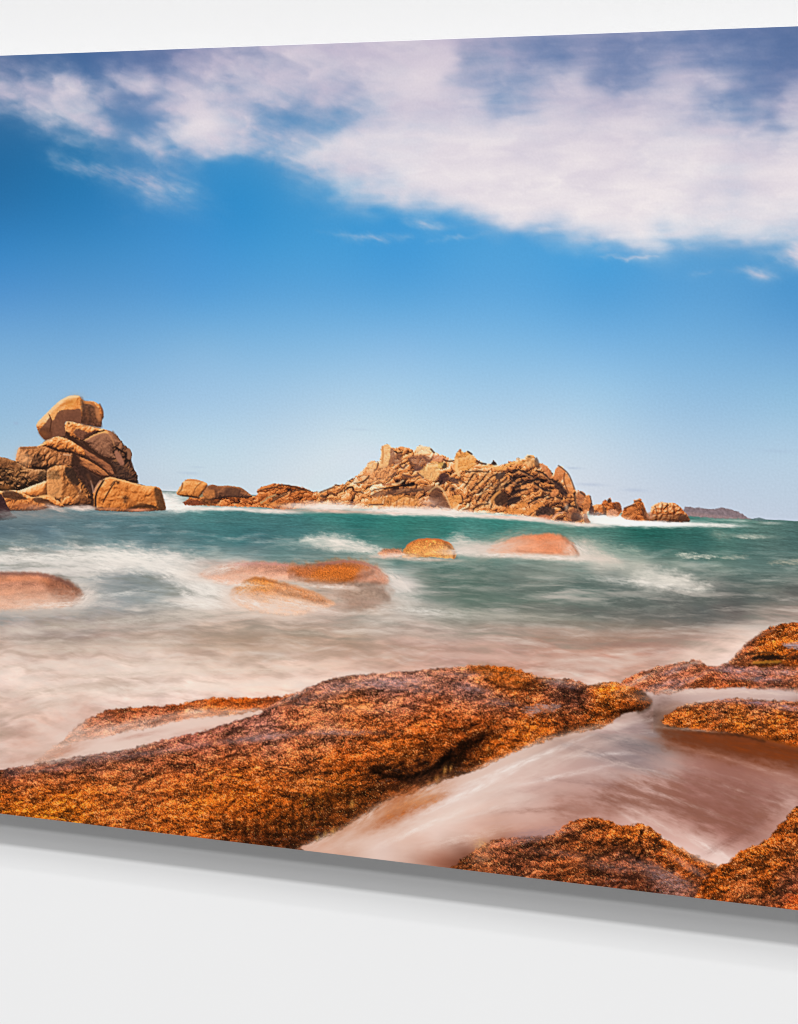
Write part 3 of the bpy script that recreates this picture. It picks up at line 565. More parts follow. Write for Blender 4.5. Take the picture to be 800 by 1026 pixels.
rock([(74, 506), (77, 499), (82, 496), (88, 499), (91, 506)], sub(), [(48, 30, 24), (90, 54, 36), (140, 84, 48), (190, 116, 68)], (-.5, -.8, .4), 4, .8, .8, 3, gain=.6, bias=.1, seed=22)
rock([(-80, 492), (0, 492), (10, 491), (20, 492), (28, 496.4), (35, 498), (40, 497), (48, 496.4), (54, 499), (60, 503), (64, 507), (60, 509), (50, 508), (40, 511), (26, 512), (12, 512), (-60, 512)], sub('low wet rock at the foot of the pile'), WARM, (-.3, -.85, .4), 6, .7, 1., 4, gain=.6, bias=.16, seed=24)
fill([(2, 494), (8, 491.6), (16, 493), (24, 497), (27, 499.6), (20, 501), (10, 500), (4, 498)], (74, 46, 34), .88, 1, 3, .8, 3, 5, None, .3, 2)
fill([(33, 500), (40, 498.6), (48, 501), (55, 506), (52, 508), (44, 504.6), (36, 503.6)], (72, 44, 32), .85, 1, 3, .7, 3, 6)
line([(40, 497.4), (48, 496.6), (54, 499)], 2, (240, 172, 104), .8, .8)
blob(22, 507, 16, 4, (170, 96, 56), .7, .0, .5, 4); blob(38, 509, 12, 3, (190, 140, 118), .6, .1, .4)
rock([(-60, 480), (-10, 490), (0, 494.6), (3.4, 498.4), (7, 506), (11, 514), (12.5, 520), (-60, 522)], sub('dark rock cut by the left edge of the print'), [(38, 24, 24), (60, 38, 40), (84, 54, 54), (110, 72, 68)], (-.2, -.8, .5), 7, .6, .6, 5, gain=.5, bias=.0, seed=25)
# front boulder
FB = lab('printed_boulder', None, 'cracked orange boulder standing in the printed water in front of the pile')
rock([(93.6, 494), (95.6, 489), (100.4, 482.6), (104.6, 479.6), (110, 478), (116, 479.2), (125, 481.2), (135, 484.2), (145, 486.6), (152, 487), (158, 488), (161.4, 491), (163.4, 498), (165.4, 505), (166, 510.4), (160, 511.4), (145, 512.4), (130, 513), (112, 512), (97, 511.4), (94.6, 508), (93.8, 501)], FB, [(56, 32, 22), (110, 60, 32), (172, 96, 44), (214, 124, 58), (232, 148, 78), (246, 184, 120)], (-.45, -.8, .45), 9, .6, .8, 5, gain=.6, bias=.25, seed=26, edge=.5)
fill([(155, 489), (159, 489.4), (162, 493.4), (164.6, 502), (165.8, 510.4), (159, 510.8), (157, 503), (155, 496)], (84, 54, 36), .9, 1.3, 3, .5, 3, 4, None, .2, 2)
line([(104.4, 480.4), (101, 486), (97.6, 492), (95.6, 500), (96, 510)], 2.0, (44, 28, 26), .95, .6)
line([(100.6, 482), (97, 487), (94.6, 493)], 1.8, (196, 140, 110), .8, .7)
line([(115, 483.6), (110.4, 490), (107, 496), (103.4, 503)], 1.3, (62, 36, 26), .92, .55)
line([(111, 486.4), (114, 482.8), (117, 482)], 1.2, (80, 46, 30), .8, .6)
blob(118.4, 483.6, 1.5, 1.5, (48, 30, 24), .95)
blob(126, 499, 3, 2, (56, 34, 26), .9, .2, .6, 2); blob(125.6, 502.4, 1.8, 2, (64, 38, 28), .8)
fill([(128, 510), (134, 506.6), (143, 504.4), (154, 506.6), (158, 510), (150, 509.4), (140, 509), (132, 511.4)], (64, 40, 28), .9, 1, 3, .6, 3, 6)
line([(128, 501), (138, 505), (150, 502), (158, 499)], 4, (150, 84, 42), .45, 2, 1)
blob(139, 511, 12, 1.4, (232, 152, 118), .9); blob(110, 510, 10, 1.6, (224, 146, 100), .7)
line([(104, 480.6), (110, 478.8), (117, 480), (128, 483), (144, 487), (154, 488)], 1.3, (248, 190, 130), .7, .7)
# water at the foot of the pile
mist(30, 516, 50, 4.5, (150, 146, 142), .7, .02, .5, 12, 4, 21, 1.2)
mist(56, 509, 12, 2.6, (226, 196, 180), .8, .25, .4, 8, 3, 22, 1.4)
mist(82, 509, 16, 3, (236, 212, 198), .85, .02, .3, 10, 3, 23, 1.6)
mist(128, 515, 40, 2.2, (166, 168, 162), .6, .02, .5, 12, 3, 24, 1.2)
mist(24, 521, 40, 4, (112, 130, 134), .6, .0, .5, 14, 3, 25, 1.2)

# ---- the islets and the rocky island on the skyline
CRAG = [(40, 26, 24), (92, 54, 38), (150, 88, 54), (212, 128, 68), (238, 160, 98), (249, 196, 146), (254, 226, 194)]
RUST = [(42, 25, 21), (96, 48, 28), (154, 80, 40), (204, 112, 56), (228, 142, 80), (244, 182, 126), (250, 216, 180)]
def crag(pts, label, cols=CRAG, bias=None, s1=9., s2=4., rot=-.6, st=1.8, gain=.5, b0=.5, edge=1., er=2.5, seed=0, rim=.15, f=.6, sm=1, fine=.1):
    """broken, jointed rock: tilted facets at two sizes with dark joints, lit from the upper left"""
    sl, x, y, d = area(pts, sm, 5, edge, er, seed)
    c, s = math.cos(rot), math.sin(rot)
    w1 = fbm(x / 14, y / 14, seed + 1, 3); w2 = fbm(x / 13, y / 13, seed + 2, 3)
    p = (x * c + y * s) + 4 * w1; q = (-x * s + y * c) + 4 * w2
    v = 0
    for sc, k, sd in ((s1, .55, 0), (s2, .45, 5)):
        f1, f2, cid, cx, cy = worley(p / (sc * st), q / sc, seed + sd)
        gx = cx * c * st - cy * s; gy = cx * s * st + cy * c        # towards the seed, in the picture
        em = np.clip(.35 * gx + .75 * gy, -.7, .7)                  # upper left of each block is lit
        v = v + k * (1.1 * em + .75 * (cid - .5) - .52 * (1 - ss(.0, .2, f2 - f1)))
    v = v + fine * fbm(x / 1.8, y / 1.8, seed + 6, 2)
    v = b0 + gain * v + rim * ss(3.5, 0, d)
    if bias is not None: v = v + samp(bias, x, y)[..., 0]
    lay(sl, ramp(v, cols), ss(-f, f, d), label)

IA = lab('printed_islet', None, 'low rounded orange islet beside the breaking surf')
crag([(184, 504), (190, 498), (200, 499), (215, 494), (235, 496), (260, 497), (268, 498), (282, 508), (250, 508), (215, 507), (186, 506)], IA, RUST, None, 6, 3, -.1, 1.8, .55, .42, 1, 2.5, 31)
rock([(177, 494.4), (178, 491), (181, 487), (184, 482.6), (188, 480.2), (192, 479.8), (198, 480.6), (204, 482.6), (208, 485), (206, 490), (202, 495), (199, 498.4), (190, 497.4), (180, 496.6)], IA, [(60, 34, 22), (116, 66, 34), (182, 106, 52), (222, 138, 70), (238, 162, 92), (248, 196, 140)], (-.4, -.7, .5), 6, .6, .5, 4, gain=.6, bias=.26, seed=32)
line([(183, 484.5), (182, 490), (178.6, 494)], 1.6, (120, 70, 44), .7, .8); line([(201, 484), (196, 489), (194, 495)], .9, (130, 72, 36), .8, .6)
line([(186, 481.4), (194, 481), (202, 483)], 1.6, (196, 116, 62), .7, .7)
line([(183, 496.6), (190, 497.4), (200, 499)], 1.5, (60, 34, 24), .85, .7)
rock([(203, 494), (207, 488.6), (212, 485.4), (218, 487), (226, 486.6), (233, 487), (242, 489), (248, 493), (253, 497.4), (246, 499), (232, 498), (222, 499.6), (208, 501)], IA, [(54, 34, 28), (96, 60, 44), (140, 88, 60), (178, 112, 70), (206, 140, 92)], (-.4, -.8, .4), 5, .8, .8, 4, gain=.6, bias=.1, seed=33)
fill([(200, 499), (206, 492), (212, 490.4), (216, 491), (215, 498), (206, 501)], (208, 126, 66), .65, 1.6, 3, .5)
fill([(226, 489.6), (234, 488), (240, 490.4), (241, 496), (234, 498), (226, 495)], (92, 60, 46), .75, 1.2, 3, .6, 3, 3)
line([(208, 486.6), (204, 492), (199, 497)], 1, (96, 54, 32), .7, .7); line([(216, 491), (217, 497)], 2.4, (90, 54, 38), .7, 1); line([(241, 490), (239, 497)], 1.1, (80, 50, 40), .7, .7)
fill([(208, 487), (214, 486), (222, 488), (218, 491), (210, 490)], (120, 70, 46), .6, 1)
fill([(183, 503.6), (190, 501), (200, 501.6), (204, 505.4), (192, 506.4)], (124, 64, 42), .9, .9, 3, .6, 3, 4, IA, .3, 2)
fill([(202, 500), (212, 500), (220, 503), (214, 506), (204, 506)], (96, 56, 36), .7, 1.2, 3, .8, 3, 5, None, .5, 2)

IB = lab('printed_islet', None, 'low jointed rock shelf joining the island')
crag([(250, 500), (256, 497.6), (258, 494.6), (258, 491.4), (262, 488), (270, 485.6), (277, 484.4), (284, 485.4), (292, 486.6), (300, 487.6), (307, 489.6), (313, 492.6), (322, 493), (340, 496), (345, 508), (300, 509), (284, 511), (262, 508), (246, 507)], IB, RUST, None, 5.5, 3, -.35, 2.2, .6, .5, .9, 2.5, 35, .1)
for q in ([(278, 487), (286, 486), (300, 489), (311, 492)], [(274, 500), (284, 494.6), (292, 491)], [(258, 492.6), (266, 490), (276, 488)], [(268, 506), (278, 499.6), (288, 495)], [(291, 494), (298, 491), (306, 491)]):
    line(q, 1.5, (66, 42, 34), .8, .7, .6)
line([(259, 491), (264, 488.6), (272, 486.6)], 2, (206, 124, 66), .7, .8); line([(262, 503), (272, 505), (284, 506)], 3, (214, 126, 58), .6, 1, .8)
line([(262, 504), (268, 499), (276, 496)], 1.6, (170, 150, 110), .7, .8, .5)

ISL = lab('printed_rock_island', None, 'long craggy sunlit rock island on the printed horizon')
IOUT = [(316, 494), (320, 493), (326, 490.5), (333, 488), (336, 485.4), (340, 486), (345, 485), (350, 481), (355, 478), (360, 475), (362, 472), (366, 469), (368, 465.4), (370, 463), (372, 462), (376, 461.8), (380, 463), (381, 460), (382, 455), (382.3, 450), (383, 447), (386, 445), (389, 445.4), (391, 446), (393, 448), (396, 449), (400, 448), (403, 447.4), (408, 448.4), (412, 450), (416, 451.4), (418, 447.6), (421, 446), (425, 447), (431, 447.6), (434, 452), (440, 455), (447, 457), (450, 459.4), (453, 460), (456, 459), (457, 455), (460, 451.4), (462.5, 449.8), (464, 453), (466, 453.6), (468, 451.4), (472, 453.5), (476, 458), (480, 461), (484, 463), (487, 465), (490, 464.5), (493, 464), (494.6, 461.4), (497, 463), (498, 466), (503, 466), (507, 465), (510, 462), (514, 462), (517, 461.4), (519, 458.4), (521, 459), (522, 460), (526, 459), (527, 456), (530, 455.4), (535, 456), (537, 461), (540, 464), (544, 464.4), (548, 467), (552, 471), (553.6, 475), (555, 474), (557, 470), (560, 466.4), (564, 467.4), (567, 472), (570, 476), (573, 481), (575, 487), (577, 492), (580, 491.4), (584, 493), (588, 496), (591, 496), (592.6, 500), (593.4, 506), (592, 511), (589, 515), (589, 519), (592, 524.6), (584, 525), (572, 525), (560, 522.6), (545, 520), (530, 518.4), (515, 516), (500, 515), (480, 514), (465, 513.4), (450, 513), (430, 511), (400, 511), (375, 510), (350, 509), (320, 508)]
IB_ = rbf([(330, 492, .02), (350, 500, .04), (372, 468, .18), (386, 455, .24), (378, 485, .12), (400, 460, .06), (410, 452, .1), (400, 475, .06), (425, 450, .26), (420, 465, -.06), (415, 480, .04), (440, 470, .2), (435, 480, .16), (400, 490, -.16), (430, 490, -.06), (455, 475, .06), (447, 480, -.14), (465, 465, .16), (462, 480, .04), (480, 475, .06), (480, 490, .0), (455, 495, .02), (500, 472, .06), (500, 485, -.06), (505, 498, -.22), (515, 500, -.26), (520, 480, -.2), (530, 462, .12), (535, 475, -.14), (545, 485, -.16), (550, 495, -.14), (530, 495, -.02), (520, 508, .12), (535, 506, .1), (548, 510, -.24), (563, 478, .1), (560, 490, -.16), (570, 500, -.12), (580, 500, .0), (588, 503, .06), (575, 518, -.14), (556, 518, .0), (400, 503, .16), (435, 503, -.08), (460, 506, .14), (345, 505, .1), (490, 508, .02)], 5.)
crag(IOUT, ISL, CRAG, IB_, 8.0, 3.4, -.62, 2.0, .74, .545, .9, 2.2, 37, .12)
D_, K_, M_, P_ = (44, 29, 26), (70, 46, 38), (104, 68, 52), (240, 190, 134)
# the western shoulder and its two pinnacles
fill([(382.4, 461), (382.4, 450), (384, 446.4), (388, 445.4), (391, 447), (392, 455), (390, 464), (386, 469), (380, 468)], (240, 186, 126), .8, .9, 2, .5, 3, 1, None, .1, 2)
line([(383.6, 447.4), (384, 456), (383, 464)], 1.8, (204, 132, 76), .7, .8); fill([(391.6, 449), (395, 451), (396, 461), (392, 466), (389, 467), (391, 458)], (148, 96, 72), .75, .8, 2, .6)
line([(395, 452, .6), (399, 454), (403, 453)], 1.6, D_, .85, .6); fill([(396, 456), (402, 454), (403, 462), (397, 466), (394, 464)], (140, 92, 72), .6, 1, 2, .8)
fill([(368, 470), (369, 463.6), (373, 462), (377, 463), (377, 470), (372, 474)], (240, 182, 124), .65, .9, 2); line([(379, 464), (378, 469), (376, 471)], 1.5, (84, 50, 38), .85, .6)
fill([(366, 474), (380, 467), (392, 468), (398, 472), (388, 482), (374, 486), (356, 484), (350, 484), (360, 476)], (228, 164, 114), .4, 2, 3, 1.5, 5, 4)
line([(355, 484.2, .4), (362, 483.4), (367, 480.4, 1.2), (370, 477)], 1.5, K_, .9, .6); line([(348, 489), (353, 488), (354, 490)], 1.8, D_, .9, .6)
line([(354, 492), (358, 492.4), (364, 494)], 1.3, K_, .8, .6, .5); line([(345, 492), (349, 489.6)], 1.2, K_, .8, .6); line([(321, 493.4), (328, 490.6), (335, 488)], 1.6, (96, 66, 48), .8, .8)
line([(322, 497), (326, 498)], 2.4, K_, .7, .8); line([(336, 486), (340, 486.6)], 1.4, (90, 64, 50), .8, .6)
# the long undercut
fill([(385, 489), (396, 487), (404, 485.6), (410, 484), (415, 483), (416, 486), (412, 487.4), (402, 487.6), (392, 489.4), (385, 490.4)], (30, 22, 22), .95, .7, 2)
line([(393, 485.4), (400, 484), (404, 481.6)], 1.6, P_, .8, .7, .4); line([(384, 486), (392, 485)], 1.6, (160, 96, 74), .7, .8)
fill([(376, 494), (388, 491.6), (402, 489.6), (416, 489), (428, 487), (440, 487), (442, 491), (428, 492), (414, 494), (398, 495), (384, 497), (374, 498)], (128, 84, 62), .7, 1.6, 2, .8, 3, 5, None, .25, 3)
line([(394, 497), (402, 494), (412, 492.6), (424, 490.6)], 1.6, (72, 50, 42), .75, .8, .5); line([(398, 491.6), (410, 490)], 1.4, (180, 126, 86), .6, .8)
line([(372, 492), (380, 490), (390, 488.6)], 1.4, K_, .7, .7, .5); line([(371, 497.4), (376, 494.6), (384, 491.6)], 1.2, M_, .7, .7)
fill([(370, 500), (384, 498), (400, 496), (412, 497), (420, 499), (418, 507), (400, 508), (380, 507.6), (366, 506)], (222, 142, 72), .6, 1.4, 2, 1, 3, 6, None, .2, 3)
line([(370, 505.8), (378, 505.6), (384, 505.4)], 1.4, (70, 44, 36), .8, .6)
for q in ((392, 504), (398, 506), (405, 505), (411, 503), (386, 503)): line([(q[0], q[1] - 4), (q[0] - .8, q[1] + 2)], 1.2, (150, 84, 46), .6, .7)
# middle
for q in ([(401, 466), (404, 469), (407, 466)], [(410, 460), (413, 464), (417, 466)], [(414, 472), (420, 470), (424, 468)], [(404, 476), (412, 478), (420, 476)], [(419, 474), (424, 478)], [(424, 458), (430, 462), (434, 458)], [(392, 478), (396, 474)]):
    line(q, 2.0, (96, 62, 52), .8, .8, .6)
fill([(410, 458), (420, 456), (430, 457), (432, 462), (424, 466), (414, 464)], (140, 92, 76), .6, 1.2, 2, 1); fill([(414, 468), (420, 466), (424, 470), (418, 472)], (112, 74, 64), .8, 1, 2)
fill([(416, 452), (419, 448), (424, 447.4), (431, 448.4), (434, 453), (428, 455), (420, 455)], (246, 204, 156), .75, .9, 2, .8, 2, 3, None, .15, 2); line([(432, 450), (435, 453.4)], 1.8, (96, 70, 56), .85, .6)
fill([(420, 474), (428, 466), (436, 462), (440, 464), (441, 474), (436, 482), (428, 480)], (240, 184, 118), .7, 1.2, 2, .8, 3, 4, None, .1, 3)
fill([(434, 456), (442, 457), (450, 460), (444, 462), (434, 462)], (206, 130, 96), .6, 1, 2); line([(445, 460.6), (449, 462), (455, 461.6)], 1.5, K_, .85, .6)
fill([(443, 464.6), (447, 464), (448, 468.6), (443, 469.4)], (76, 60, 46), .9, .8, 2); fill([(440, 464), (445, 463), (442, 469), (439, 468)], (230, 178, 96), .8, .8, 2)
fill([(441, 475), (448, 474), (451, 480), (446, 483), (442, 486), (440, 482)], (78, 50, 46), .85, 1, 2, .6); line([(440, 486), (443, 482)], 2, D_, .9, .7)
line([(439, 487), (444, 491), (448, 499), (452, 508)], 2.0, (222, 172, 118), .8, .7); fill([(433, 490), (440, 490), (446, 499), (451, 508), (446, 509), (436, 506), (430, 500)], (104, 66, 50), .8, 1.6, 2); line([(430, 493), (436, 488), (441, 488)], 1.5, (206, 160, 110), .7, .8)
fill([(456, 461), (457, 455), (460, 452), (464, 453.6), (468, 453), (474, 457), (477, 462), (474, 468), (470, 471), (462, 472), (456, 474)], (232, 158, 82), .72, .9, 2, .8, 3, 4, None, .12, 2.5)
line([(458, 462), (457.6, 470), (460, 476)], 3, (246, 196, 134), .75, 1, .4); line([(461, 451), (462, 454)], 2, (180, 108, 60), .8, .6); line([(469, 452.4), (473, 455)], 1.8, K_, .85, .6); line([(478, 462), (482, 464), (487, 465)], 2, (78, 56, 46), .85, .7)
fill([(492.6, 465.6), (494.4, 461.6), (497.4, 464), (498, 466)], (60, 46, 42), .95, .6, 2)
fill([(452, 478), (458, 480), (460, 485), (455, 484), (450, 481)], (88, 62, 56), .8, .9, 2); line([(467, 472), (471, 473)], 1.8, K_, .85, .6); blob(454, 490, 2.6, 2.2, (58, 40, 38), .9); line([(458, 481), (463, 482), (466, 484)], 1.4, K_, .7, .6)
fill([(449, 499), (458, 496), (463, 497), (463, 502), (456, 508), (453, 509)], (228, 150, 78), .75, .8, 2, .6); line([(463, 497), (464, 503), (461, 505)], 1.3, K_, .85, .6); line([(464, 511), (470, 509), (471, 505)], 1.6, (84, 50, 36), .7, .7)
# the slanting strata
for k, q in enumerate(([(466, 488), (470, 482), (474, 476), (478, 473)], [(472, 492), (476, 487), (482, 482), (486, 477), (490, 472)], [(478, 503), (482, 496), (488, 490), (494, 485)], [(486, 507), (491, 500), (496, 493), (503, 487), (512, 484)], [(480, 494), (484, 490)], [(474, 510), (480, 506), (490, 505)], [(492, 509), (494, 502), (500, 495)], [(470, 473), (478, 472), (488, 473)], [(496, 490), (502, 484), (508, 479)], [(487, 484), (492, 478), (498, 475)])):
    line(q, 1.5, (64, 44, 36), .85, .6, .6, 3, k); line([(a + 1.9, b + 1.6) for a, b in q], 1.6, (228, 164, 104), .55, .7, .6, 3, k + 9)
    line([(a - 2, b - 1) for a, b in q], 1.3, (206, 150, 100), .5, .7, .6, 3, k + 19)
fill([(497, 476), (502, 473), (507, 474), (504, 479), (498, 480)], (70, 52, 48), .85, 1, 2, .8)
for q in ([(484, 468), (492, 467), (500, 469), (510, 466)], [(508, 466), (516, 464), (526, 463)], [(498, 470), (506, 470)]): line(q, 2.2, (238, 172, 96), .6, 1, .6)
# eastern mass: dark joints and rusty blocks
for k, q in enumerate(([(512, 478), (518, 484), (524, 481)], [(514, 472), (520, 471), (528, 474), (534, 478)], [(506, 488), (514, 482), (520, 478)], [(516, 488), (524, 485), (532, 482), (540, 480)], [(508, 502), (516, 500), (522, 497)], [(512, 495), (520, 492), (528, 490)], [(538, 472), (544, 474), (550, 479)], [(536, 484), (544, 490), (552, 492)], [(536, 499), (544, 498), (550, 496)], [(530, 504), (538, 500)], [(552, 480), (560, 486), (566, 494)], [(549, 500), (556, 497), (563, 500)], [(576, 494), (577, 502), (580, 511)], [(561, 513), (570, 507), (577, 508)])):
    line(q, 2.2, (50, 36, 34), .88, .9, .9, 3, k); line([(a + 1, b + 2.4) for a, b in q], 1.6, (206, 136, 88), .5, .8, .8, 3, k + 7)
fill([(497, 496), (504, 492), (509, 497), (508, 504), (500, 507), (496, 504)], (66, 44, 36), .85, 1, 2, .8); line([(493, 503), (496, 497), (501, 492.6)], 2.6, (206, 134, 72), .8, .8)
fill([(511, 499), (520, 498), (522, 501), (516, 505), (508, 506)], (52, 38, 36), .85, 1.2, 2, .8)
fill([(516, 508), (520, 504), (526, 502), (527, 506), (522, 509)], (222, 138, 70), .8, .8, 2, .5); fill([(506, 513), (510, 508), (518, 510), (526, 511), (528, 514), (516, 515)], (216, 130, 62), .75, .9, 2, .8, 3, 2, None, .2, 2)
fill([(528, 514), (532, 508), (538, 504), (544, 503.4), (541, 508), (534, 513), (530, 516)], (222, 136, 70), .85, .8, 2, .5); fill([(536, 515), (541, 509), (547, 507), (556, 510), (556, 514), (550, 517), (540, 517)], (66, 46, 42), .88, .9, 2, .8, 3, 3, None, .3, 2)
fill([(526, 500), (532, 497), (534, 494), (530, 501), (526, 504)], (222, 146, 84), .7, .8, 2); fill([(538, 458), (541, 465), (541, 470), (537, 468), (535, 462)], (100, 70, 54), .75, 1, 2); fill([(527, 460), (530, 456), (535, 457), (536, 462), (534, 468), (528, 467)], (222, 164, 104), .6, .9, 2); blob(530.6, 457.6, 1.8, 1, (70, 56, 40), .8)
fill([(541, 466), (546, 465.6), (551, 471), (554, 478), (550, 479), (546, 473)], (206, 126, 80), .75, .9, 2, .5)
fill([(555, 481), (556, 473), (559.6, 467.4), (563, 468), (566, 472), (567, 478), (562, 482), (558, 480)], (212, 126, 74), .8, .8, 2, .5, 3, 4, None, .1, 2); fill([(565, 480), (568, 474.6), (571, 479), (574, 486), (575, 492), (571, 496), (567, 490)], (222, 138, 80), .8, .8, 2, .5)
line([(560, 466.6), (566, 471), (571, 477), (576, 490)], 1.5, (110, 78, 62), .8, .7); line([(566, 474), (565.4, 482), (570, 494)], 1.2, (110, 64, 44), .75, .7)
fill([(556, 482), (562, 484), (568, 492), (568, 498), (562, 494), (556, 488)], (58, 40, 38), .8, 1.2, 2, .8); fill([(552, 495), (556, 490), (560, 491), (558, 497), (553, 498)], (220, 134, 80), .8, .8, 2)
fill([(578, 494), (582, 492), (586, 494), (586, 500), (582, 508), (579, 505)], (176, 106, 70), .75, .9, 2); line([(582, 493), (586, 496)], 2, (90, 62, 52), .8, .7); fill([(584, 514), (585, 505), (588, 497.6), (591, 497), (592, 502), (591.6, 508), (588, 514)], (206, 122, 70), .8, .8, 2, .4); line([(591.4, 497), (593, 504), (592, 510)], 1.4, (96, 64, 50), .8, .7)
fill([(567, 516), (570, 511), (575, 510), (581, 513), (584, 518), (578, 521), (570, 521)], (150, 90, 60), .7, 1, 2, .6, 3, 3, None, .25, 2); fill([(574, 514), (580, 515), (584, 520), (578, 523), (572, 520)], (70, 50, 46), .7, 1.2, 2); blob(568, 508, 2, 3, (236, 200, 170), .6)
fill([(540, 517), (547, 515.6), (552, 518), (551, 521.6), (542, 520.6)], (206, 120, 84), .8, 1, 2, .5); line([(554, 518.6), (560, 514), (564, 513.6)], 1.6, (220, 158, 124), .8, .7, .4)
fill([(585, 516), (588, 514.6), (590, 520), (592, 524), (586, 524)], (124, 74, 54), .8, .9, 2)

# ---- the small stacks east of the island
NUB = lab('printed_stack', None, 'small dark-sided stack touching the east end of the island')
rock([(592, 515.6), (594, 506.6), (600, 505.4), (606, 505.6), (609, 507), (610, 515), (602, 516.4)], NUB, RUST, (-.2, -.8, .5), 5, .6, 1, 3.5, gain=.6, bias=.06, seed=50)
fill([(592, 507), (595, 508), (595.4, 515.6), (590, 515.6)], (70, 48, 46), .85, .9, 2); fill([(604, 507), (608, 508), (608, 515.6), (605, 515.6)], (84, 58, 46), .6, 1, 2)
N2 = lab('printed_stack', None, 'small lumpy stack with a knob on top beside the island')
crag([(603, 506), (604.6, 502), (607, 500.6), (609, 501.6), (610, 499.4), (612, 499), (613, 501.6), (613.4, 503.4), (617, 502.8), (621, 503.6), (623, 508), (623.6, 513), (619, 517.6), (613, 519), (608, 517.6), (608, 509)], N2, RUST, None, 6, 3, -.4, 1.2, .5, .46, .4, 2, 51)
fill([(609, 501), (611, 499.4), (613, 501.4), (612, 503.6), (609, 503.4)], (74, 48, 40), .85, .7, 2); fill([(609.4, 512), (614, 510), (620, 513), (617, 518), (612, 519), (609, 517)], (228, 170, 140), .6, 1.2, 2); fill([(616, 504), (621, 504), (623, 510), (620, 513), (616, 509)], (92, 60, 50), .6, 1.2, 2)
N3 = lab('printed_stack', None, 'pointed stack with a stepped crown east of the island')
crag([(622.6, 517), (624, 513), (625.4, 509), (629, 507), (634, 505.6), (636, 503), (635, 501), (639, 500.4), (641, 499), (643, 500), (643, 502.4), (645, 504), (646.6, 509), (648.6, 514), (651, 518), (652, 522), (640, 522.6), (626, 520)], N3, RUST, None, 6, 3, -.6, 1.3, .5, .44, .4, 2, 53)
line([(626, 509.4), (632, 507), (637, 505.6)], 1.5, (80, 48, 36), .8, .7); line([(636, 503), (640, 501.6), (643, 503)], 1.6, (86, 54, 42), .75, .7); fill([(644, 505), (646, 509), (651, 519), (651, 522), (646, 521), (643, 512)], (88, 54, 40), .7, 1.2, 2); fill([(624, 514), (632, 509), (640, 508), (640, 516), (630, 519), (624, 518)], (206, 122, 66), .4, 1.6, 2, .8)
N4 = lab('printed_stack', None, 'broad rounded orange stack, farthest east of the island')
rock([(651.6, 522), (652, 514), (652.6, 509), (655, 506), (659, 504), (664, 503), (668, 504), (671, 503.4), (676, 504), (681, 507), (685, 511.6), (688, 515), (690.6, 519), (690.8, 522.6), (676, 523.4), (660, 523)], N4, RUST, (-.5, -.7, .45), 6, .7, 1.5, 3.6, gain=.66, bias=.14, seed=55, crack=.3, cs=5)
for q in ([(664, 505), (663, 512)], [(669, 505), (670, 514)], [(676, 507), (675, 513)], [(657, 508), (658, 513)], [(654, 516), (664, 515), (674, 516), (686, 515)]): line(q, 1.1, (90, 52, 38), .65, .7, .6)
fill([(652, 518), (664, 517), (680, 516), (689, 517), (690.6, 522.6), (676, 523), (653, 522.6)], (104, 66, 46), .6, 1.6, 2, .8, 3, 6, None, .3, 2); fill([(680, 517), (688, 516), (690.6, 522), (682, 522.6)], (70, 46, 38), .7, 1.2, 2)
fill([(648, 515), (652, 513), (655, 516), (653, 520), (649, 519)], (196, 130, 98), .7, 1, 2)

# ---- surf along the island's foot
for q in ((220, 509.6, 34, 2.2, .9, .01), (270, 512, 36, 2.4, .85, .05), (300, 507, 24, 3, .5, .0), (330, 508.4, 36, 5.4, .95, .02), (400, 512.4, 46, 4.6, 1., .03), (445, 513.4, 40, 4.6, 1., .08), (500, 517.4, 34, 3.2, .95, .05), (532, 520, 20, 2.6, .8, .06), (560, 523.4, 20, 1.8, .55, .05), (586, 526, 14, 1.6, .6, .03)):
    mist(q[0], q[1], q[2], q[3], (247, 229, 218), q[4], q[5], .22, 14, 3, int(q[0]), 1.7)
mist(432, 504, 12, 5, (206, 160, 140), .6, .1, .4, 8, 4, 3)
for q in ((330, 512, 30, 2, .5), (505, 518, 20, 1.2, .5), (290, 511, 16, 1.6, .4), (364, 513.4, 40, 1.4, .4)): mist(q[0], q[1], q[2], q[3], (222, 168, 146), q[4], .03, .4, 12, 2, 7)
mist(612, 521, 18, 4, (252, 244, 238), .9, .02, .2, 10, 3, 9, 1.4); mist(652, 524.6, 44, 2.6, (252, 245, 239), 1., .02, .15, 16, 3, 5, 1.8)
line([(306, 515.4), (380, 517.4), (440, 519), (500, 521.4), (545, 524)], 2.2, (60, 128, 118), .55, 1.6, .6)
mist(584, 526, 26, 2.6, (240, 222, 210), .7, .05, .4, 10, 3, 44, 1.3); mist(600, 518, 16, 4, (250, 240, 234), .7, .1, .5, 8, 3, 45, 1.2); mist(540, 521.6, 30, 1.8, (240, 216, 204), .6, .06, .5, 10, 2, 46)

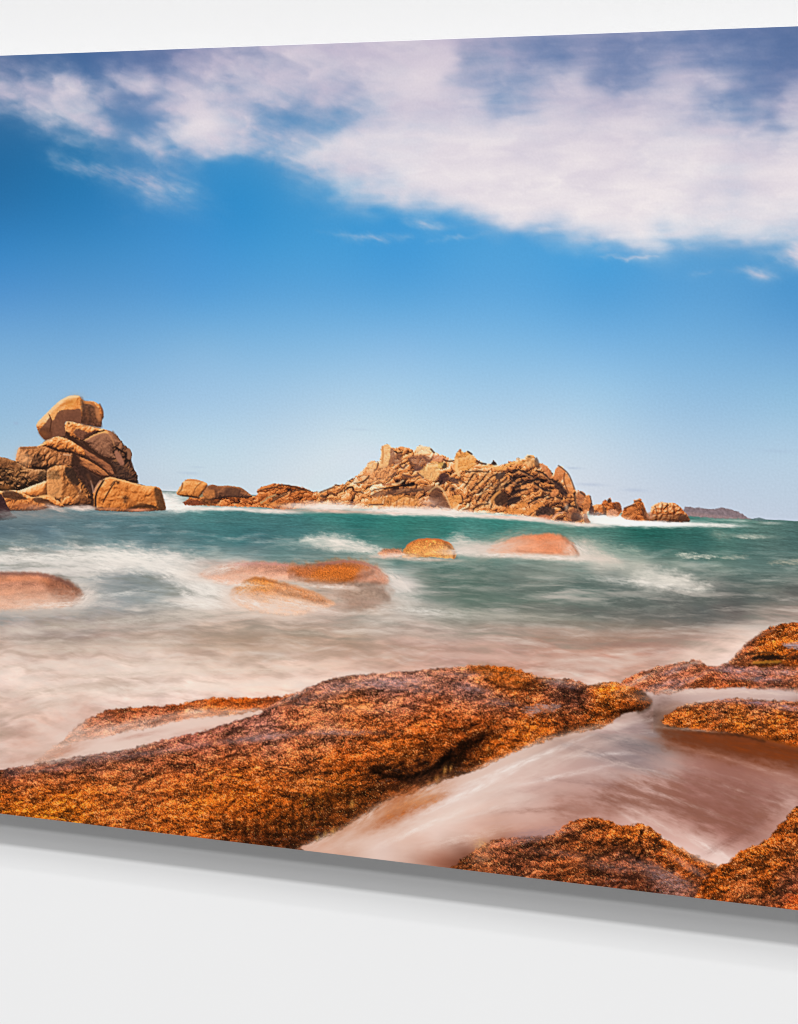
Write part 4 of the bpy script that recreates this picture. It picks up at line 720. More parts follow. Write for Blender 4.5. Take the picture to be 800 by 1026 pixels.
# ---- domes awash in the middle water
def dome(pts, label, top, side, gr, seed, R=14., spec=.5, f=1.6, gs=2.2, b=.5, warm=(236, 150, 66)):
    """a wet, weed-speckled dome of rock seen through thin foam"""
    sl, x, y, d = area(pts, 3, 6, 1.2, 6, seed)
    k = np.clip(d / R, 0, 1)
    pts = np.array(pts, float); y0, y1 = pts[:, 1].min(), pts[:, 1].max()
    t = np.clip((y - y0) / (y1 - y0), 0, 1)
    col = C(*top) * (1 - t[..., None]) + C(*side) * t[..., None]
    f1, f2, cid, cx, cy = worley(x / gs, y / (gs * .8), seed)
    h_ = 1 - (1 - k) ** 2
    gy_, gx_ = np.gradient(h_ * R * .5 + .9 * fbm(x / 6, y / 4, seed + 2, 3), STEP * 1157.)
    g = .55 * fbm(x / (gs * .6), y / (gs * .5), seed + 5, 3, .7) + .25 * (cid - .5) + .3 * np.clip(-.35 * gx_ - .8 * gy_, -.8, .8) / max(gr, .12) * .3
    hair = ridge((x + y * .5) / 16, (y - x * .5) / 2.6, seed + 8, 3)
    col = col * (1 + 1.5 * gr * g + .10 * fbm(x / 12, y / 6, seed, 3) + .035 * hair)[..., None]
    sp = ((cid > .86) & (f1 < .4)) * spec
    col = col * (1 - sp[..., None]) + C(*warm) * 1.02 * sp[..., None]
    lay(sl, col, ss(-f, f, d), label)
M1 = lab('printed_boulder', None, 'pinkish wet boulder cut by the left edge of the print')
dome([(-90, 576), (-20, 574), (0, 573.6), (20, 573), (40, 574), (55, 577.6), (69, 583), (79, 590), (84, 598), (78, 604), (60, 609), (30, 612), (0, 612), (-90, 612)], M1, (184, 122, 98), (216, 156, 124), .12, 61, spec=.08, warm=(236, 170, 120), f=2.2)
fill([(44, 580), (58, 580), (72, 586), (82, 596), (80, 603), (66, 606), (54, 600), (48, 590)], (140, 82, 58), .7, 5, 3, 2, 6, 2, None, .2, 2)
line([(0, 575), (20, 574.6), (42, 576), (58, 580), (72, 587)], 3, (142, 96, 84), .6, 1.6, .8)
line([(0, 581), (30, 579.6), (46, 583)], 6, (226, 142, 96), .45, 3, 1); mist(60, 600, 24, 8, (206, 176, 158), .55, -.1, .7, 14, 5, 88); mist(10, 592, 40, 6, (232, 166, 128), .35, -.05, .7, 14, 5, 89); mist(20, 604, 40, 9, (226, 190, 168), .6, .05, .5, 20, 5, 2); mist(40, 613, 60, 5, (190, 178, 168), .8, -.02, .5, 18, 4, 3, 1.3); mist(82, 604, 10, 5, (190, 182, 174), .6, -.2, .4, 8, 4, 4)
M2 = lab('printed_boulder', None, 'long rock half lost in pink foam in the middle water')
dome([(200, 576), (214, 569), (236, 564.6), (262, 563), (290, 565), (306, 566.6), (326, 564), (346, 562.4), (364, 563.6), (378, 568.6), (388, 577), (388, 584), (370, 583), (350, 584), (330, 585), (306, 583), (280, 582), (250, 586), (222, 584)], M2, (206, 140, 112), (226, 162, 132), .16, 63, spec=.15, f=3)
fill([(290, 567), (306, 567), (326, 564), (346, 562.6), (362, 564), (374, 570), (362, 576), (352, 584), (334, 586), (312, 583), (296, 578)], (186, 98, 46), .85, 6, 3, 3, 6, 3, M2, .22, 1.6)
fill([(322, 570), (344, 567), (360, 569), (358, 578), (344, 585), (322, 584), (308, 579)], (198, 104, 36), .75, 4, 3, 3, 5, 4, None, .3, 1.4)
line([(318, 566), (334, 563.6), (350, 562.6), (366, 565), (380, 571)], 2.6, (170, 110, 96), .7, 1.2, .8); fill([(360, 572), (376, 570), (388, 578), (386, 586), (370, 584), (358, 582)], (196, 128, 98), .7, 3, 3, 1)
line([(236, 566), (262, 564.4), (288, 566.6)], 2.4, (206, 140, 134), .6, 1.2, 1); mist(236, 574, 34, 8, (226, 178, 152), .55, .02, .5, 18, 5, 6); mist(212, 572, 16, 8, (205, 190, 180), .6, -.2, .5, 14, 5, 7); mist(270, 580, 50, 4, (232, 196, 174), .6, .03, .8, 16, 4, 81); mist(330, 586, 40, 3, (222, 182, 160), .6, -.02, .8, 14, 4, 82); mist(250, 566, 40, 3, (216, 158, 142), .4, .05, .8, 14, 4, 83); mist(374, 576, 14, 8, (206, 160, 138), .45, .5, .8, 8, 4, 84)
fill([(346, 588), (364, 585), (384, 586), (392, 596), (380, 606), (360, 610), (344, 602)], (150, 112, 92), .55, 6, 3, 3, 7, 4, None, .15, 3); mist(372, 603, 22, 5, (190, 158, 142), .5, .1, .5, 12, 4, 8); mist(344, 588, 24, 3, (228, 186, 164), .7, .05, .4, 12, 4, 9)
M3 = lab('printed_boulder', None, 'orange speckled dome poking through foam, in front of the long rock')
dome([(232, 592), (238, 587.6), (246, 582), (254, 578.8), (268, 580), (284, 584), (302, 589), (318, 594.6), (330, 601), (335, 606), (318, 612), (296, 616), (268, 614), (244, 608), (232, 600)], M3, (206, 118, 56), (236, 176, 138), .2, 65, spec=.4, f=2.6)
fill([(236, 592), (244, 584.6), (254, 579), (268, 581), (276, 588), (266, 592), (252, 592), (240, 596)], (212, 124, 50), .8, 2, 3, 1.4, 4, 3, None, .3, 1.8); line([(244, 584), (254, 579.4), (264, 580.4), (276, 583.6)], 1.8, (176, 98, 50), .5, 1.2, .7)
fill([(282, 586), (300, 590), (318, 596), (331, 604), (316, 604), (300, 598)], (206, 124, 72), .75, 2.4, 3, 1.2, 4, 5, None, .3, 2); line([(284, 584.6), (302, 589.6), (318, 595.4), (332, 604)], 1.8, (206, 128, 84), .5, 1.4, .6)
mist(276, 609, 44, 10, (230, 202, 184), .85, .12, .5, 16, 5, 11, 1.3); mist(290, 600, 30, 4, (236, 196, 168), .4, .25, .8, 12, 4, 85); mist(242, 599, 16, 6, (222, 186, 166), .6, .3, .4, 12, 5, 12); mist(322, 612, 20, 7, (206, 180, 166), .65, .2, .5, 12, 5, 13); mist(300, 594, 40, 7, (232, 190, 160), .35, .22, 1., 12, 4, 131); mist(240, 594, 16, 8, (226, 200, 184), .6, -.6, .8, 10, 4, 132); mist(336, 600, 14, 6, (212, 182, 164), .6, .3, .8, 8, 4, 133); mist(356, 594, 34, 6, (200, 172, 152), .4, .1, 1., 10, 3, 134)
M4 = lab('printed_boulder', None, 'small golden dome of rock in the green water')
dome([(403, 556), (406, 548), (412, 543.4), (420, 540.6), (432, 539.8), (444, 541.4), (452, 545.4), (456.4, 551), (457, 557), (454, 560.4), (436, 558.4), (418, 558.6), (404, 559)], M4, (224, 132, 64), (232, 160, 86), .24, 67, spec=.6, f=.9, warm=(250, 196, 96))
line([(408, 547), (416, 541.8), (428, 540.2), (442, 541.2), (452, 546)], 1.8, (206, 108, 56), .7, .8, .5); line([(450, 548), (455, 553), (455, 559)], 2.4, (150, 80, 32), .7, 1, .5)
mist(428, 560.6, 30, 2, (190, 166, 146), .7, .04, .5, 12, 3, 14, 1.3); mist(410, 558, 10, 2.4, (224, 180, 150), .6, 0, .4, 8, 3, 15)
M6 = lab('printed_boulder', None, 'tiny pinkish rock just awash left of the golden dome')
dome([(380, 555), (384, 550.8), (392, 549.6), (402, 550.6), (405, 556), (394, 558), (383, 558)], M6, (206, 134, 96), (222, 160, 130), .2, 68, spec=.2, f=1.6); mist(386, 558, 16, 2.4, (228, 196, 178), .7, .02, .4, 8, 3, 16)
M5 = lab('printed_boulder', None, 'smooth salmon dome of rock veiled by spray on its left')
dome([(488, 553), (500, 545), (514, 539), (530, 535.6), (546, 534.8), (560, 536), (570, 541), (577, 549), (579, 556), (566, 557.6), (540, 556.6), (510, 556)], M5, (224, 128, 84), (232, 152, 112), .05, 69, spec=.05, f=2.0)
fill([(540, 537), (556, 536.4), (568, 542), (574, 551), (566, 555), (548, 553), (538, 546)], (220, 122, 76), .55, 4, 3, 1, 5, 3, None, .12, 1.8); line([(574, 545), (579, 552), (579.6, 557)], 2.4, (150, 96, 70), .7, 1.2, .5)
mist(506, 546, 24, 9, (226, 184, 160), .75, -.3, .5, 14, 5, 17); mist(572, 552, 10, 6, (236, 206, 188), .6, .6, .7, 7, 4, 86); mist(540, 546, 40, 5, (238, 178, 146), .3, -.1, .8, 14, 4, 87); mist(540, 557.6, 44, 3, (230, 206, 188), .85, .03, .4, 14, 4, 18, 1.3); mist(560, 540, 20, 18, (228, 190, 170), .12, 0, .3)
mist(478, 550, 34, 6, (224, 206, 194), .75, -.05, .5, 16, 4, 19); 
mist(598, 560, 30, 3, (226, 206, 192), .5, .1, .6, 14, 4, 21)

mist(790, 640, 50, 12, (226, 200, 184), .6, -.3, .4, 24, 7, 27); mist(706, 654, 40, 12, (236, 206, 190), .6, -.35, .4, 24, 7, 28)

for k, (q, w, a, m) in enumerate((([(58, 578), (74, 587), (83, 598)], 7, .4, 70), ([(0, 574), (30, 573.6), (54, 577)], 3, .3, 92), ([(20, 588), (44, 584), (60, 592)], 4, .25, 90), ([(292, 578), (320, 584), (350, 582), (372, 574)], 5, .4, 74), ([(300, 568), (330, 566), (356, 566)], 3, .3, 80), ([(250, 566), (280, 570), (300, 576)], 4, .25, 84), ([(248, 583), (258, 579.6), (272, 582), (290, 587)], 2, .25, 80), ([(276, 592), (300, 598), (326, 604)], 4, .35, 84), ([(446, 544), (455, 551), (456, 559)], 4, .4, 70), ([(408, 556), (430, 557), (450, 558)], 2.4, .4, 80), ([(564, 538), (575, 547), (578, 556)], 4, .4, 84), ([(520, 552), (546, 555), (570, 556)], 3, .3, 92), ([(362, 590), (380, 592), (388, 600)], 5, .35, 84), ([(340, 584), (356, 586), (380, 584)], 3, .4, 74))):
    line(q, w, (m, m * .92, m * .88), a, 2.2, 2, 5, k + 100, 3, True)
for k, (q, w, a) in enumerate((([(10, 580), (36, 578), (50, 581)], 5, .3), ([(254, 583), (266, 584), (284, 590)], 3, .35), ([(412, 545), (428, 542), (440, 544)], 3, .3), ([(530, 540), (548, 538), (560, 541)], 4, .2), ([(322, 572), (340, 570), (356, 572)], 4, .3))):
    line(q, w, (166, 158, 150), a, 2.4, 2, 5, k + 130, 3, True)

for k, q in enumerate(((60, 606, 40, 4, .6, -.05), (86, 598, 12, 6, .6, -.7), (30, 572, 40, 2, .3, .0), (230, 584, 30, 3, .7, .1), (222, 570, 26, 4, .55, -.2), (300, 606, 40, 4, .6, .2), (250, 604, 26, 4, .7, .25), (330, 588, 30, 2.4, .6, .05), (396, 580, 16, 5, .6, .6), (420, 560, 24, 1.8, .5, .03), (462, 553, 16, 3, .6, .0), (500, 556, 34, 2.4, .7, .02), (560, 559, 34, 2.4, .8, .04), (582, 550, 12, 5, .6, .7), (400, 556, 14, 1.8, .6, 0))):
    mist(q[0], q[1], q[2], q[3], (236, 220, 208), q[4], q[5], .9, 10, 3, 330 + k, 1.)

# ---- weed-covered ledges in the foreground
WEED = rbf(_r(790, "-120 150 80 36;0 160 88 38;60 168 92 36") + [(10, 778, 120, 72, 56), (-120, 775, 120, 72, 56), (60, 772, 126, 78, 60), (30, 800, 172, 96, 36), (100, 765, 128, 82, 66), (100, 790, 168, 94, 40), (110, 818, 172, 98, 44), (160, 752, 136, 86, 70), (200, 745, 142, 88, 76), (180, 780, 166, 92, 46), (200, 800, 176, 98, 36), (200, 832, 160, 86, 30), (250, 760, 160, 90, 50), (245, 785, 172, 92, 32), (250, 815, 150, 80, 26), (240, 842, 100, 52, 20), (280, 845, 70, 36, 14), (275, 800, 150, 80, 26), (295, 825, 96, 52, 18), (320, 800, 104, 58, 20), (330, 780, 130, 72, 26), (320, 826, 82, 44, 18), (340, 755, 165, 88, 38), (300, 745, 165, 98, 66), (270, 735, 155, 110, 105), (330, 735, 164, 112, 92), (290, 715, 155, 92, 66), (330, 715, 170, 104, 70), (330, 690, 150, 108, 100), (360, 702, 172, 104, 66), (380, 685, 150, 110, 106), (420, 680, 152, 108, 98), (400, 705, 160, 102, 84), (400, 728, 166, 92, 48), (440, 700, 164, 98, 70), (440, 730, 150, 78, 30), (400, 755, 132, 72, 26), (430, 750, 124, 66, 24), (425, 772, 58, 32, 14), (395, 778, 66, 36, 16), (400, 790, 84, 44, 16), (370, 795, 92, 50, 18), (410, 742, 150, 80, 30), (490, 672, 168, 90, 30), (520, 682, 154, 84, 30), (470, 690, 160, 112, 104), (500, 702, 142, 88, 68), (480, 715, 148, 84, 48), (530, 715, 152, 84, 42), (560, 690, 120, 76, 62), (590, 700, 112, 64, 40), (540, 735, 170, 92, 28), (510, 745, 160, 86, 26), (470, 755, 84, 44, 16), (490, 765, 130, 70, 24), (450, 770, 60, 34, 14), (610, 695, 172, 94, 28), (645, 700, 120, 62, 20), (600, 715, 152, 82, 28), (570, 732, 104, 56, 24), (625, 712, 84, 44, 18), (545, 752, 120, 70, 40)], 10.)
def weed(pts, label, field, gs=3.0, seed=0, f=1.2, edge=1.4, er=6., gain=1., mauve=.3, bright=.75, crk=.7, swell=1.):
    """rock thick with wrack: tufts with dark gaps and wet glints, finer and mauve where the rock lies flat"""
    sl, x, y, d = area(pts, 3, 10, edge, er, seed)
    base = samp(field, x + 7 * fbm(x / 20, y / 16, seed, 3), y + 7 * fbm(x / 18, y / 16, seed + 4, 3)) if not isinstance(field, tuple) else np.broadcast_to(C(*field), x.shape + (3,)).copy()
    base = base * C(1.07, .915, .77)
    org = np.clip((base[..., 0] - base[..., 2]) / 110., 0, 1)
    wx = x + 1.8 * fbm(x / 6, y / 5, seed + 8, 3); wy = y + 1.6 * fbm(x / 6, y / 5, seed + 9, 3)
    th = .75 + .5 * fbm(x / 30, y / 30, seed + 10, 2)          # the fronds lie over to the right
    ct, st_ = np.cos(th), np.sin(th)
    pa, pb = (wx * ct - wy * st_) / 1.5, wx * st_ + wy * ct
    g0 = gs * .72
    f1, f2, c1, cx, cy = worley(wx / g0, wy / (g0 * .85), seed)
    g1, g2, c2, dx, dy = worley(pa / (gs * .46), pb / (gs * .46), seed + 3)
    lump = fbm(x / (gs * 4), y / (gs * 2.6), seed + 14, 4, .62)
    big = fbm(x / (gs * 9), y / (gs * 5), seed + 17, 3)
    grit = fbm(pa / (gs * .55), pb / (gs * .55), seed + 19, 3, .7)
    fold = ridge(x / (gs * 5) + .6 * big, y / (gs * 2.4) + .5 * big, seed + 23, 3, .6)
    em = np.clip(.35 * cx + .85 * cy, -.7, .7)
    v = .34 * em + .50 * (c1 - .5) + .46 * (c2 - .5) + .46 * grit + .40 * lump + .30 * big - .22 * np.clip(fold - .45, 0, .6) * 2
    amp = (.62 + .38 * org) * gain
    # the rock's own swell under the weed: faces towards the light and away from it
    Hh = 12 * fbm(x / 34 + .3 * big + y / 60, y / 23, seed + 61, 3, .5) + 3.6 * fbm(x / 11, y / 7, seed + 63, 2)
    hy, hx_ = np.gradient(Hh, STEP * 1157.)
    slope = np.clip(-(hy * .9 + hx_ * .45), -1.1, 1.1)
    m = 1.04 + amp * v
    col = base * np.clip(m, .16, 1.75)[..., None]
    col = col * (1 + .25 * swell * np.where(slope > 0, slope * .8, slope))[..., None]
    # joints and gullies in the rock under the weed
    cr = ridge(x / 46 + .7 * big + .25 * lump, y / 17 + .4 * big + .2 * lump, seed + 51, 2, .45)
    cr2 = ridge(x / 24 - .4 * lump, (y + .35 * x) / 12 + .3 * lump, seed + 53, 2, .45)
    ck = np.maximum(ss(.74, .93, cr), .7 * ss(.78, .95, cr2)) * ss(0, 6, d) * crk
    col = col * (1 - .62 * ck[..., None]) + C(34, 20, 14) * .62 * ck[..., None] * .6
    below = np.roll(ck, 2, 0) - ck
    col = col * (1 + .22 * np.clip(below, -.3, 1))[..., None]
    dk = ss(.55, .2, m)                       # gaps go brown-black, not grey
    col = col * (1 - .5 * dk[..., None]) + C(40, 22, 14) * .5 * dk[..., None]
    hl = ss(1.3, 1.75, m) * bright * ss(50, 165, base[..., 0])            # wet glints: amber on the tufts, lilac on the flats
    amber = C(242, 156, 92) * org[..., None] + C(212, 164, 138) * (1 - org[..., None])
    col = col * (1 - hl[..., None]) + amber * hl[..., None]
    lil = ss(.1, .8, fbm(x / 8, y / 2.4, seed + 31, 5, .65) + .42 - org * .9) * mauve * (1 - .6 * dk)
    col = col * (1 - .45 * lil[..., None]) + C(146, 108, 98) * .4 * lil[..., None]
    # wet film on the flatter rock: sharp level glints of sky
    wet = ss(.30, .55, fbm(x / 4.2, y / 1.5, seed + 71, 3, .6) + .35 * fbm(x / 16, y / 8, seed + 73, 2)) * np.clip(1.05 - org * 1.15, 0, 1) * (slope > -.3)
    col = col * (1 - .5 * wet[..., None]) + C(200, 178, 182) * .5 * wet[..., None]
    sp = ss(.93, .97, c2) * ss(.5, .25, g1) * .6 * (.3 + .7 * org)
    col = col * (1 - sp[..., None]) + C(246, 190, 110) * sp[..., None]
    ds = ss(.14, .06, c2) * ss(.6, .4, g1) * .45
    col = col * (1 - ds[..., None]) + C(44, 24, 14) * ds[..., None]
    lay(sl, col, ss(-f, f, d), label)

# ledge behind, veiled in foam
F2 = lab('printed_ledge', None, 'thin wet ledge behind the main ledge, veiled in foam')
weed([(58, 745), (64, 741), (77, 728), (86, 721), (97, 716), (109, 711), (130, 709.4), (150, 708), (170, 706.6), (187, 704.6), (200, 701.6), (210, 700), (236, 699.6), (262, 698.6), (285, 697), (302, 694), (310, 705), (290, 715), (262, 712), (240, 716), (225, 717), (205, 719), (180, 722), (150, 730), (131, 732), (112, 737), (94, 741), (76, 744), (68, 752), (50, 764), (34, 764), (44, 756)], F2, rbf([(70, 740, 170, 116, 92), (60, 757, 190, 140, 116), (100, 722, 160, 98, 74), (130, 715, 140, 82, 56), (160, 712, 164, 100, 76), (190, 707, 160, 86, 44), (220, 704, 170, 84, 26), (250, 704, 164, 84, 34), (280, 703, 160, 90, 56), (200, 715, 206, 150, 122), (150, 726, 190, 130, 108), (110, 732, 186, 124, 104)], 6.), 2.2, 71, 1.2, 1.6, 5, .6, .3, .3)
for q in ((150, 735, 60, 8, .8, -.24), (215, 722, 40, 5, .75, -.16), (60, 752, 40, 9, .5, -.3), (110, 748, 60, 9, .85, -.2), (196, 714, 26, 3, .5, -.1), (246, 712.5, 22, 2.6, .6, -.05), (30, 756, 40, 10, .4, -.3), (74, 727, 18, 9, .5, -.7), (60, 730, 40, 10, .4, -.5), (90, 744, 40, 8, .5, -.35), (30, 745, 40, 12, .4, -.3), (130, 726, 40, 4, .4, -.2), (84, 734, 24, 6, .35, -.4)):
    mist(q[0], q[1], q[2], q[3], (226, 198, 184), q[4], q[5], .5, 20, 5, int(q[0]), 1.1)
mist(196, 717, 30, 2, (196, 140, 116), .6, -.12, .5, 12, 3, 41); mist(140, 737, 24, 2, (190, 140, 124), .5, -.2, .6, 12, 3, 42); mist(62, 754, 26, 5, (186, 128, 104), .55, -.35, .5, 14, 4, 43); mist(18, 762, 30, 5, (196, 152, 134), .5, -.2, .5, 14, 4, 44)

MAIN = lab('printed_ledge', None, 'large ledge thick with orange weed filling the front of the print')
weed([(-140, 800), (-60, 780), (0, 771.6), (30, 766.4), (75, 758.6), (124, 751.4), (165, 741), (202, 733), (225, 725.6), (262, 714), (277, 703.6), (299, 693.4), (325, 682.4), (340, 678.6), (359, 676), (380, 674.6), (407, 673), (432, 670), (456, 668.6), (475, 667), (490, 666.6), (508, 668.4), (524, 672), (540, 678), (556, 679.6), (570, 680.6), (582, 683), (590, 686), (600, 684.4), (614, 683.6), (630, 685.6), (642, 690), (650, 697), (653, 703), (650, 709), (640, 713), (624, 716.4), (605, 729), (582, 734), (564, 737.4), (537, 746.6), (517, 753.4), (500, 761.4), (482, 770.4), (470, 775), (449, 781), (432, 788), (419, 791.6), (411, 797), (392, 800.6), (374, 813), (358, 822), (344, 830.4), (330, 838), (317, 843.4), (299, 850), (280, 862), (-140, 862)], MAIN, WEED, 3.1, 73, 1.1, 1.5, 6)
# hollow under the brow and the brow's dark, dripping front
fill([(372, 772), (392, 776), (410, 778), (424, 774), (440, 764), (452, 752), (470, 742), (486, 740), (474, 752), (462, 766), (446, 778), (428, 786), (410, 786), (394, 782)], (40, 34, 30), .9, 5, 3, 3, 6, 3, None, .4, 3, True)
for k, (a, b, h) in enumerate(((236, 800, 34), (246, 806, 36), (258, 812, 30), (268, 806, 40), (282, 808, 38), (294, 800, 38), (304, 808, 26), (314, 790, 34), (330, 786, 30), (226, 812, 24), (350, 782, 24), (212, 808, 20), (420, 752, 26), (404, 754, 18), (452, 748, 24))):
    line([(a, b, .3), (a - 1, b + h * .5, 1), (a + 1, b + h, .5)], 4.2, (46, 40, 34), .62, 2.4, 2, 5, k, 3, True)
for k in range(150):                                   # bright tufts overhanging the shaded front
    rr = np.random.RandomState(500 + k); a, b = rr.uniform(206, 345), rr.uniform(775, 832)
    if b > 862 - (a - 200) * .2: continue
    line([(a, b), (a + rr.uniform(-1, 1), b + rr.uniform(1.5, 4.5))], rr.uniform(.8, 1.9), (rr.uniform(170, 226), rr.uniform(92, 130), rr.uniform(26, 50)), rr.uniform(.15, .4), .6, .8, 3, k, 1)
for q in ((353, 806, 3.4, 4.6), (334, 833, 3.6, 4.6), (326, 836, 2.6, 4), (318, 840, 3, 3.4), (446, 772, 2.6, 6), (438, 781, 3.4, 4.6), (430, 785, 2.2, 2.6), (452, 770, 1.6, 4), (489, 750, 2.4, 2.4)):   # pale limpets
    blob(q[0], q[1], q[2] * .8, q[3] * .8, (196, 134, 62), .7, .2, .8, 1.6, int(q[0]), 1.); line([(q[0] + 1.6, q[1] - 2), (q[0] + 1.6, q[1] + 2)], .9, (90, 54, 24), .6, .6)
# brow lit on top, wet lilac sheen on the flats
def sheen(cx, cy, rx, ry, a, rot=0., col=(172, 144, 150), seed=0): mist(cx, cy, rx, ry, col, a * .8, rot, 1.1, 9, 2.2, seed, 1.2)
for q in ((390, 684, 44, 5, .55, -.05), (340, 690, 24, 6, .35, -.2), (270, 738, 30, 4, .5, -.1), (340, 734, 40, 3, .45, .0), (474, 690, 20, 4, .5, .25), (240, 742, 30, 3.4, .35, -.1), (420, 690, 40, 6, .3, .1), (500, 704, 20, 4, .35, .1), (560, 686, 22, 3, .4, .2), (120, 758, 60, 4, .3, -.14), (40, 772, 40, 3, .25, -.1), (306, 702, 20, 5, .3, -.3), (180, 750, 30, 4, .3, -.2), (470, 676, 40, 3, .3, 0), (365, 712, 40, 4, .2)):
    sheen(*q[:5], q[5] if len(q) > 5 else 0., seed=int(q[0]))
fill([(470, 668), (490, 666.6), (510, 670), (524, 675), (532, 682), (524, 688), (508, 690), (494, 686), (484, 678)], (150, 80, 26), .35, 4, 3, 2, 5, 4, None, .5, 2.4)
line([(486, 680), (498, 687), (512, 690.4), (528, 687), (540, 680)], 3.4, (56, 50, 44), .7, 2, 1.2, 4, 0, 3, True)
line([(586, 690), (580, 700), (584, 708), (596, 716), (622, 714), (644, 708)], 3.2, (52, 46, 40), .75, 2, 1.4, 4, 0, 3, True)
line([(440, 733), (470, 728), (500, 716), (522, 716), (536, 708)], 2.6, (66, 58, 50), .6, 2, 1.2, 4, 0, 3, True)
drift([(522, 711), (536, 707), (550, 705), (561, 707.4), (557, 712), (546, 713.6), (532, 716)], (160, 134, 134), .7, 2.2, 3, 7, 3, n=.5)
line([(562, 716), (568, 726), (566, 735)], 4, (50, 44, 40), .7, 2, 1, 4, 0, 3, True)
line([(644, 694), (652, 701), (650, 709), (640, 713)], 4, (52, 46, 38), .7, 2, 1, 4, 0, 3, True)
# folds and crevices in the wrack
for k, (q, w, a) in enumerate((([(372, 770), (384, 776), (400, 779), (418, 778), (432, 771), (446, 760)], 6, .75), ([(376, 768), (396, 772), (414, 770), (428, 764)], 4, .5), ([(440, 766), (452, 754), (466, 744), (484, 736)], 7, .6), ([(300, 716), (320, 722), (350, 722), (384, 716)], 3, .3), ([(336, 748), (370, 742), (400, 738), (436, 742)], 4, .3), ([(262, 716), (286, 706), (310, 694)], 4, .35), ([(210, 744), (240, 730), (270, 716)], 4, .35), ([(432, 676), (460, 684), (480, 696), (486, 704)], 4, .35), ([(120, 766), (160, 762), (200, 752)], 4, .25), ([(20, 780), (70, 776), (110, 770)], 4, .3), ([(340, 800), (360, 796), (380, 790), (400, 790)], 3, .5), ([(480, 742), (492, 734), (510, 730)], 4, .5), ([(470, 724), (490, 728), (506, 720)], 4, .35), ([(380, 700), (410, 698), (440, 706)], 3, .3), ([(494, 756), (504, 744), (520, 740)], 4, .35), ([(560, 690), (576, 692), (584, 702)], 4, .5), ([(540, 690), (556, 698), (572, 702)], 3, .5))):
    line(q, w, (34, 28, 26), a * 1.05, 2.4, 2.4, 5, k, 3, True)
for k, (q, w, a) in enumerate((([(384, 783), (402, 783), (420, 785), (412, 790)], 4, .4), ([(404, 744), (430, 738), (452, 742)], 3, .3), ([(250, 770), (290, 762), (330, 766)], 5, .2), ([(190, 800), (230, 792), (262, 796)], 5, .25), ([(340, 694), (372, 686), (410, 682)], 3, .2), ([(544, 724), (560, 722), (572, 724)], 4, .4), ([(506, 744), (526, 736), (548, 732)], 4, .3), ([(600, 690), (620, 688), (638, 694)], 5, .35))):
    line(q, w, (172, 166, 158), a * 1.3, 2.6, 2.6, 4, k + 30, 3, True)
# foam lifting along the pool's edge, and rock showing through it
for k, q in enumerate(((404, 804, 48, 13, (172, 94, 52), .8, -.5), (384, 814, 26, 7, (186, 108, 60), .6, -.5), (438, 796, 18, 6, (176, 100, 62), .6, -.4), (420, 802, 20, 5, (196, 118, 64), .6, -.4), (352, 832, 24, 5, (196, 134, 100), .5, -.55))):
    mist(q[0], q[1], q[2], q[3], q[4], q[5], q[6], 1., 9, 3.6, 51 + k, 1.2)
drift([(386, 818), (398, 804), (416, 794), (434, 792), (444, 798), (432, 808), (412, 812), (398, 820)], (184, 104, 50), .55, 4, 5, 6, 57, tex=.25, n=.8, rot=-.5)
for q in ((360, 830, 40, 5, .6, -.55), (440, 792, 34, 4, .6, -.4), (520, 758, 40, 4, .55, -.4), (580, 736, 26, 3, .4, -.2), (350, 846, 40, 8, .6, -.2), (470, 782, 30, 4, .5, -.35), (620, 724, 30, 4, .35, -.2)):
    mist(q[0], q[1], q[2], q[3], (222, 190, 174), q[4], q[5], .4, 20, 5, int(q[0]) + 3, 1.)

# ---- ledges on the right
RF = rbf([(760, 632, 150, 84, 40), (790, 630, 150, 84, 36), (770, 645, 160, 88, 34), (745, 650, 150, 90, 60), (740, 662, 140, 84, 56), (790, 650, 165, 92, 34), (770, 664, 120, 70, 24), (795, 662, 130, 66, 24), (930, 640, 140, 80, 40)], 6.)
R2 = lab('printed_ledge', None, 'flat wet mauve ledge in the middle of the right side')
weed([(622, 686), (628, 680), (636, 676), (650, 671), (662, 667.6), (672, 665.6), (686, 663), (699, 661.6), (706, 664), (711, 668), (722, 667), (734, 664), (800, 662), (900, 660), (930, 690), (850, 694), (800, 694), (780, 692), (762, 691), (740, 689), (724, 690), (710, 690), (690, 690), (676, 694), (660, 696), (652, 694), (640, 690), (630, 688)], R2, rbf([(640, 682, 160, 96, 70), (665, 675, 164, 108, 88), (690, 668, 158, 100, 78), (680, 684, 150, 100, 88), (710, 680, 150, 84, 50), (730, 674, 140, 90, 80), (700, 688, 160, 92, 56), (760, 676, 140, 96, 92), (750, 686, 150, 84, 48), (790, 676, 146, 92, 70), (780, 690, 136, 80, 60), (930, 680, 146, 92, 70)], 6.), 2.6, 75, 1.2, 1.6, 6, .85, .6, .4)
for q in ((676, 672, 16, 3, .5, -.3), (740, 672, 26, 3, .5, .05), (690, 682, 24, 3, .45, -.4), (760, 680, 30, 3, .45, .05), (664, 686, 20, 3, .4, -.3), (790, 674, 16, 3, .5, 0)): sheen(q[0], q[1], q[2], q[3], q[4], q[5], (186, 158, 168), int(q[0]))
R1 = lab('printed_ledge', None, 'rounded orange ledge with a dark hollow at the right edge')
weed([(730, 665), (736, 657.6), (744, 648.6), (751, 642), (759, 637.4), (764, 633), (770, 630), (776, 627.4), (785, 625.4), (800, 624), (850, 622), (930, 640), (930, 668), (800, 668), (786, 666), (770, 668), (752, 668), (740, 668)], R1, RF, 2.8, 77, 1.2, 1.4, 6, .85, .6)
fill([(753, 660), (757, 657.4), (762, 656.4), (767, 657), (772, 655.8), (778, 656.6), (784, 659), (788, 661), (778, 660.6), (770, 662), (762, 661)], (30, 18, 12), .92, 1.4, 2, 1.6, 3, 3)
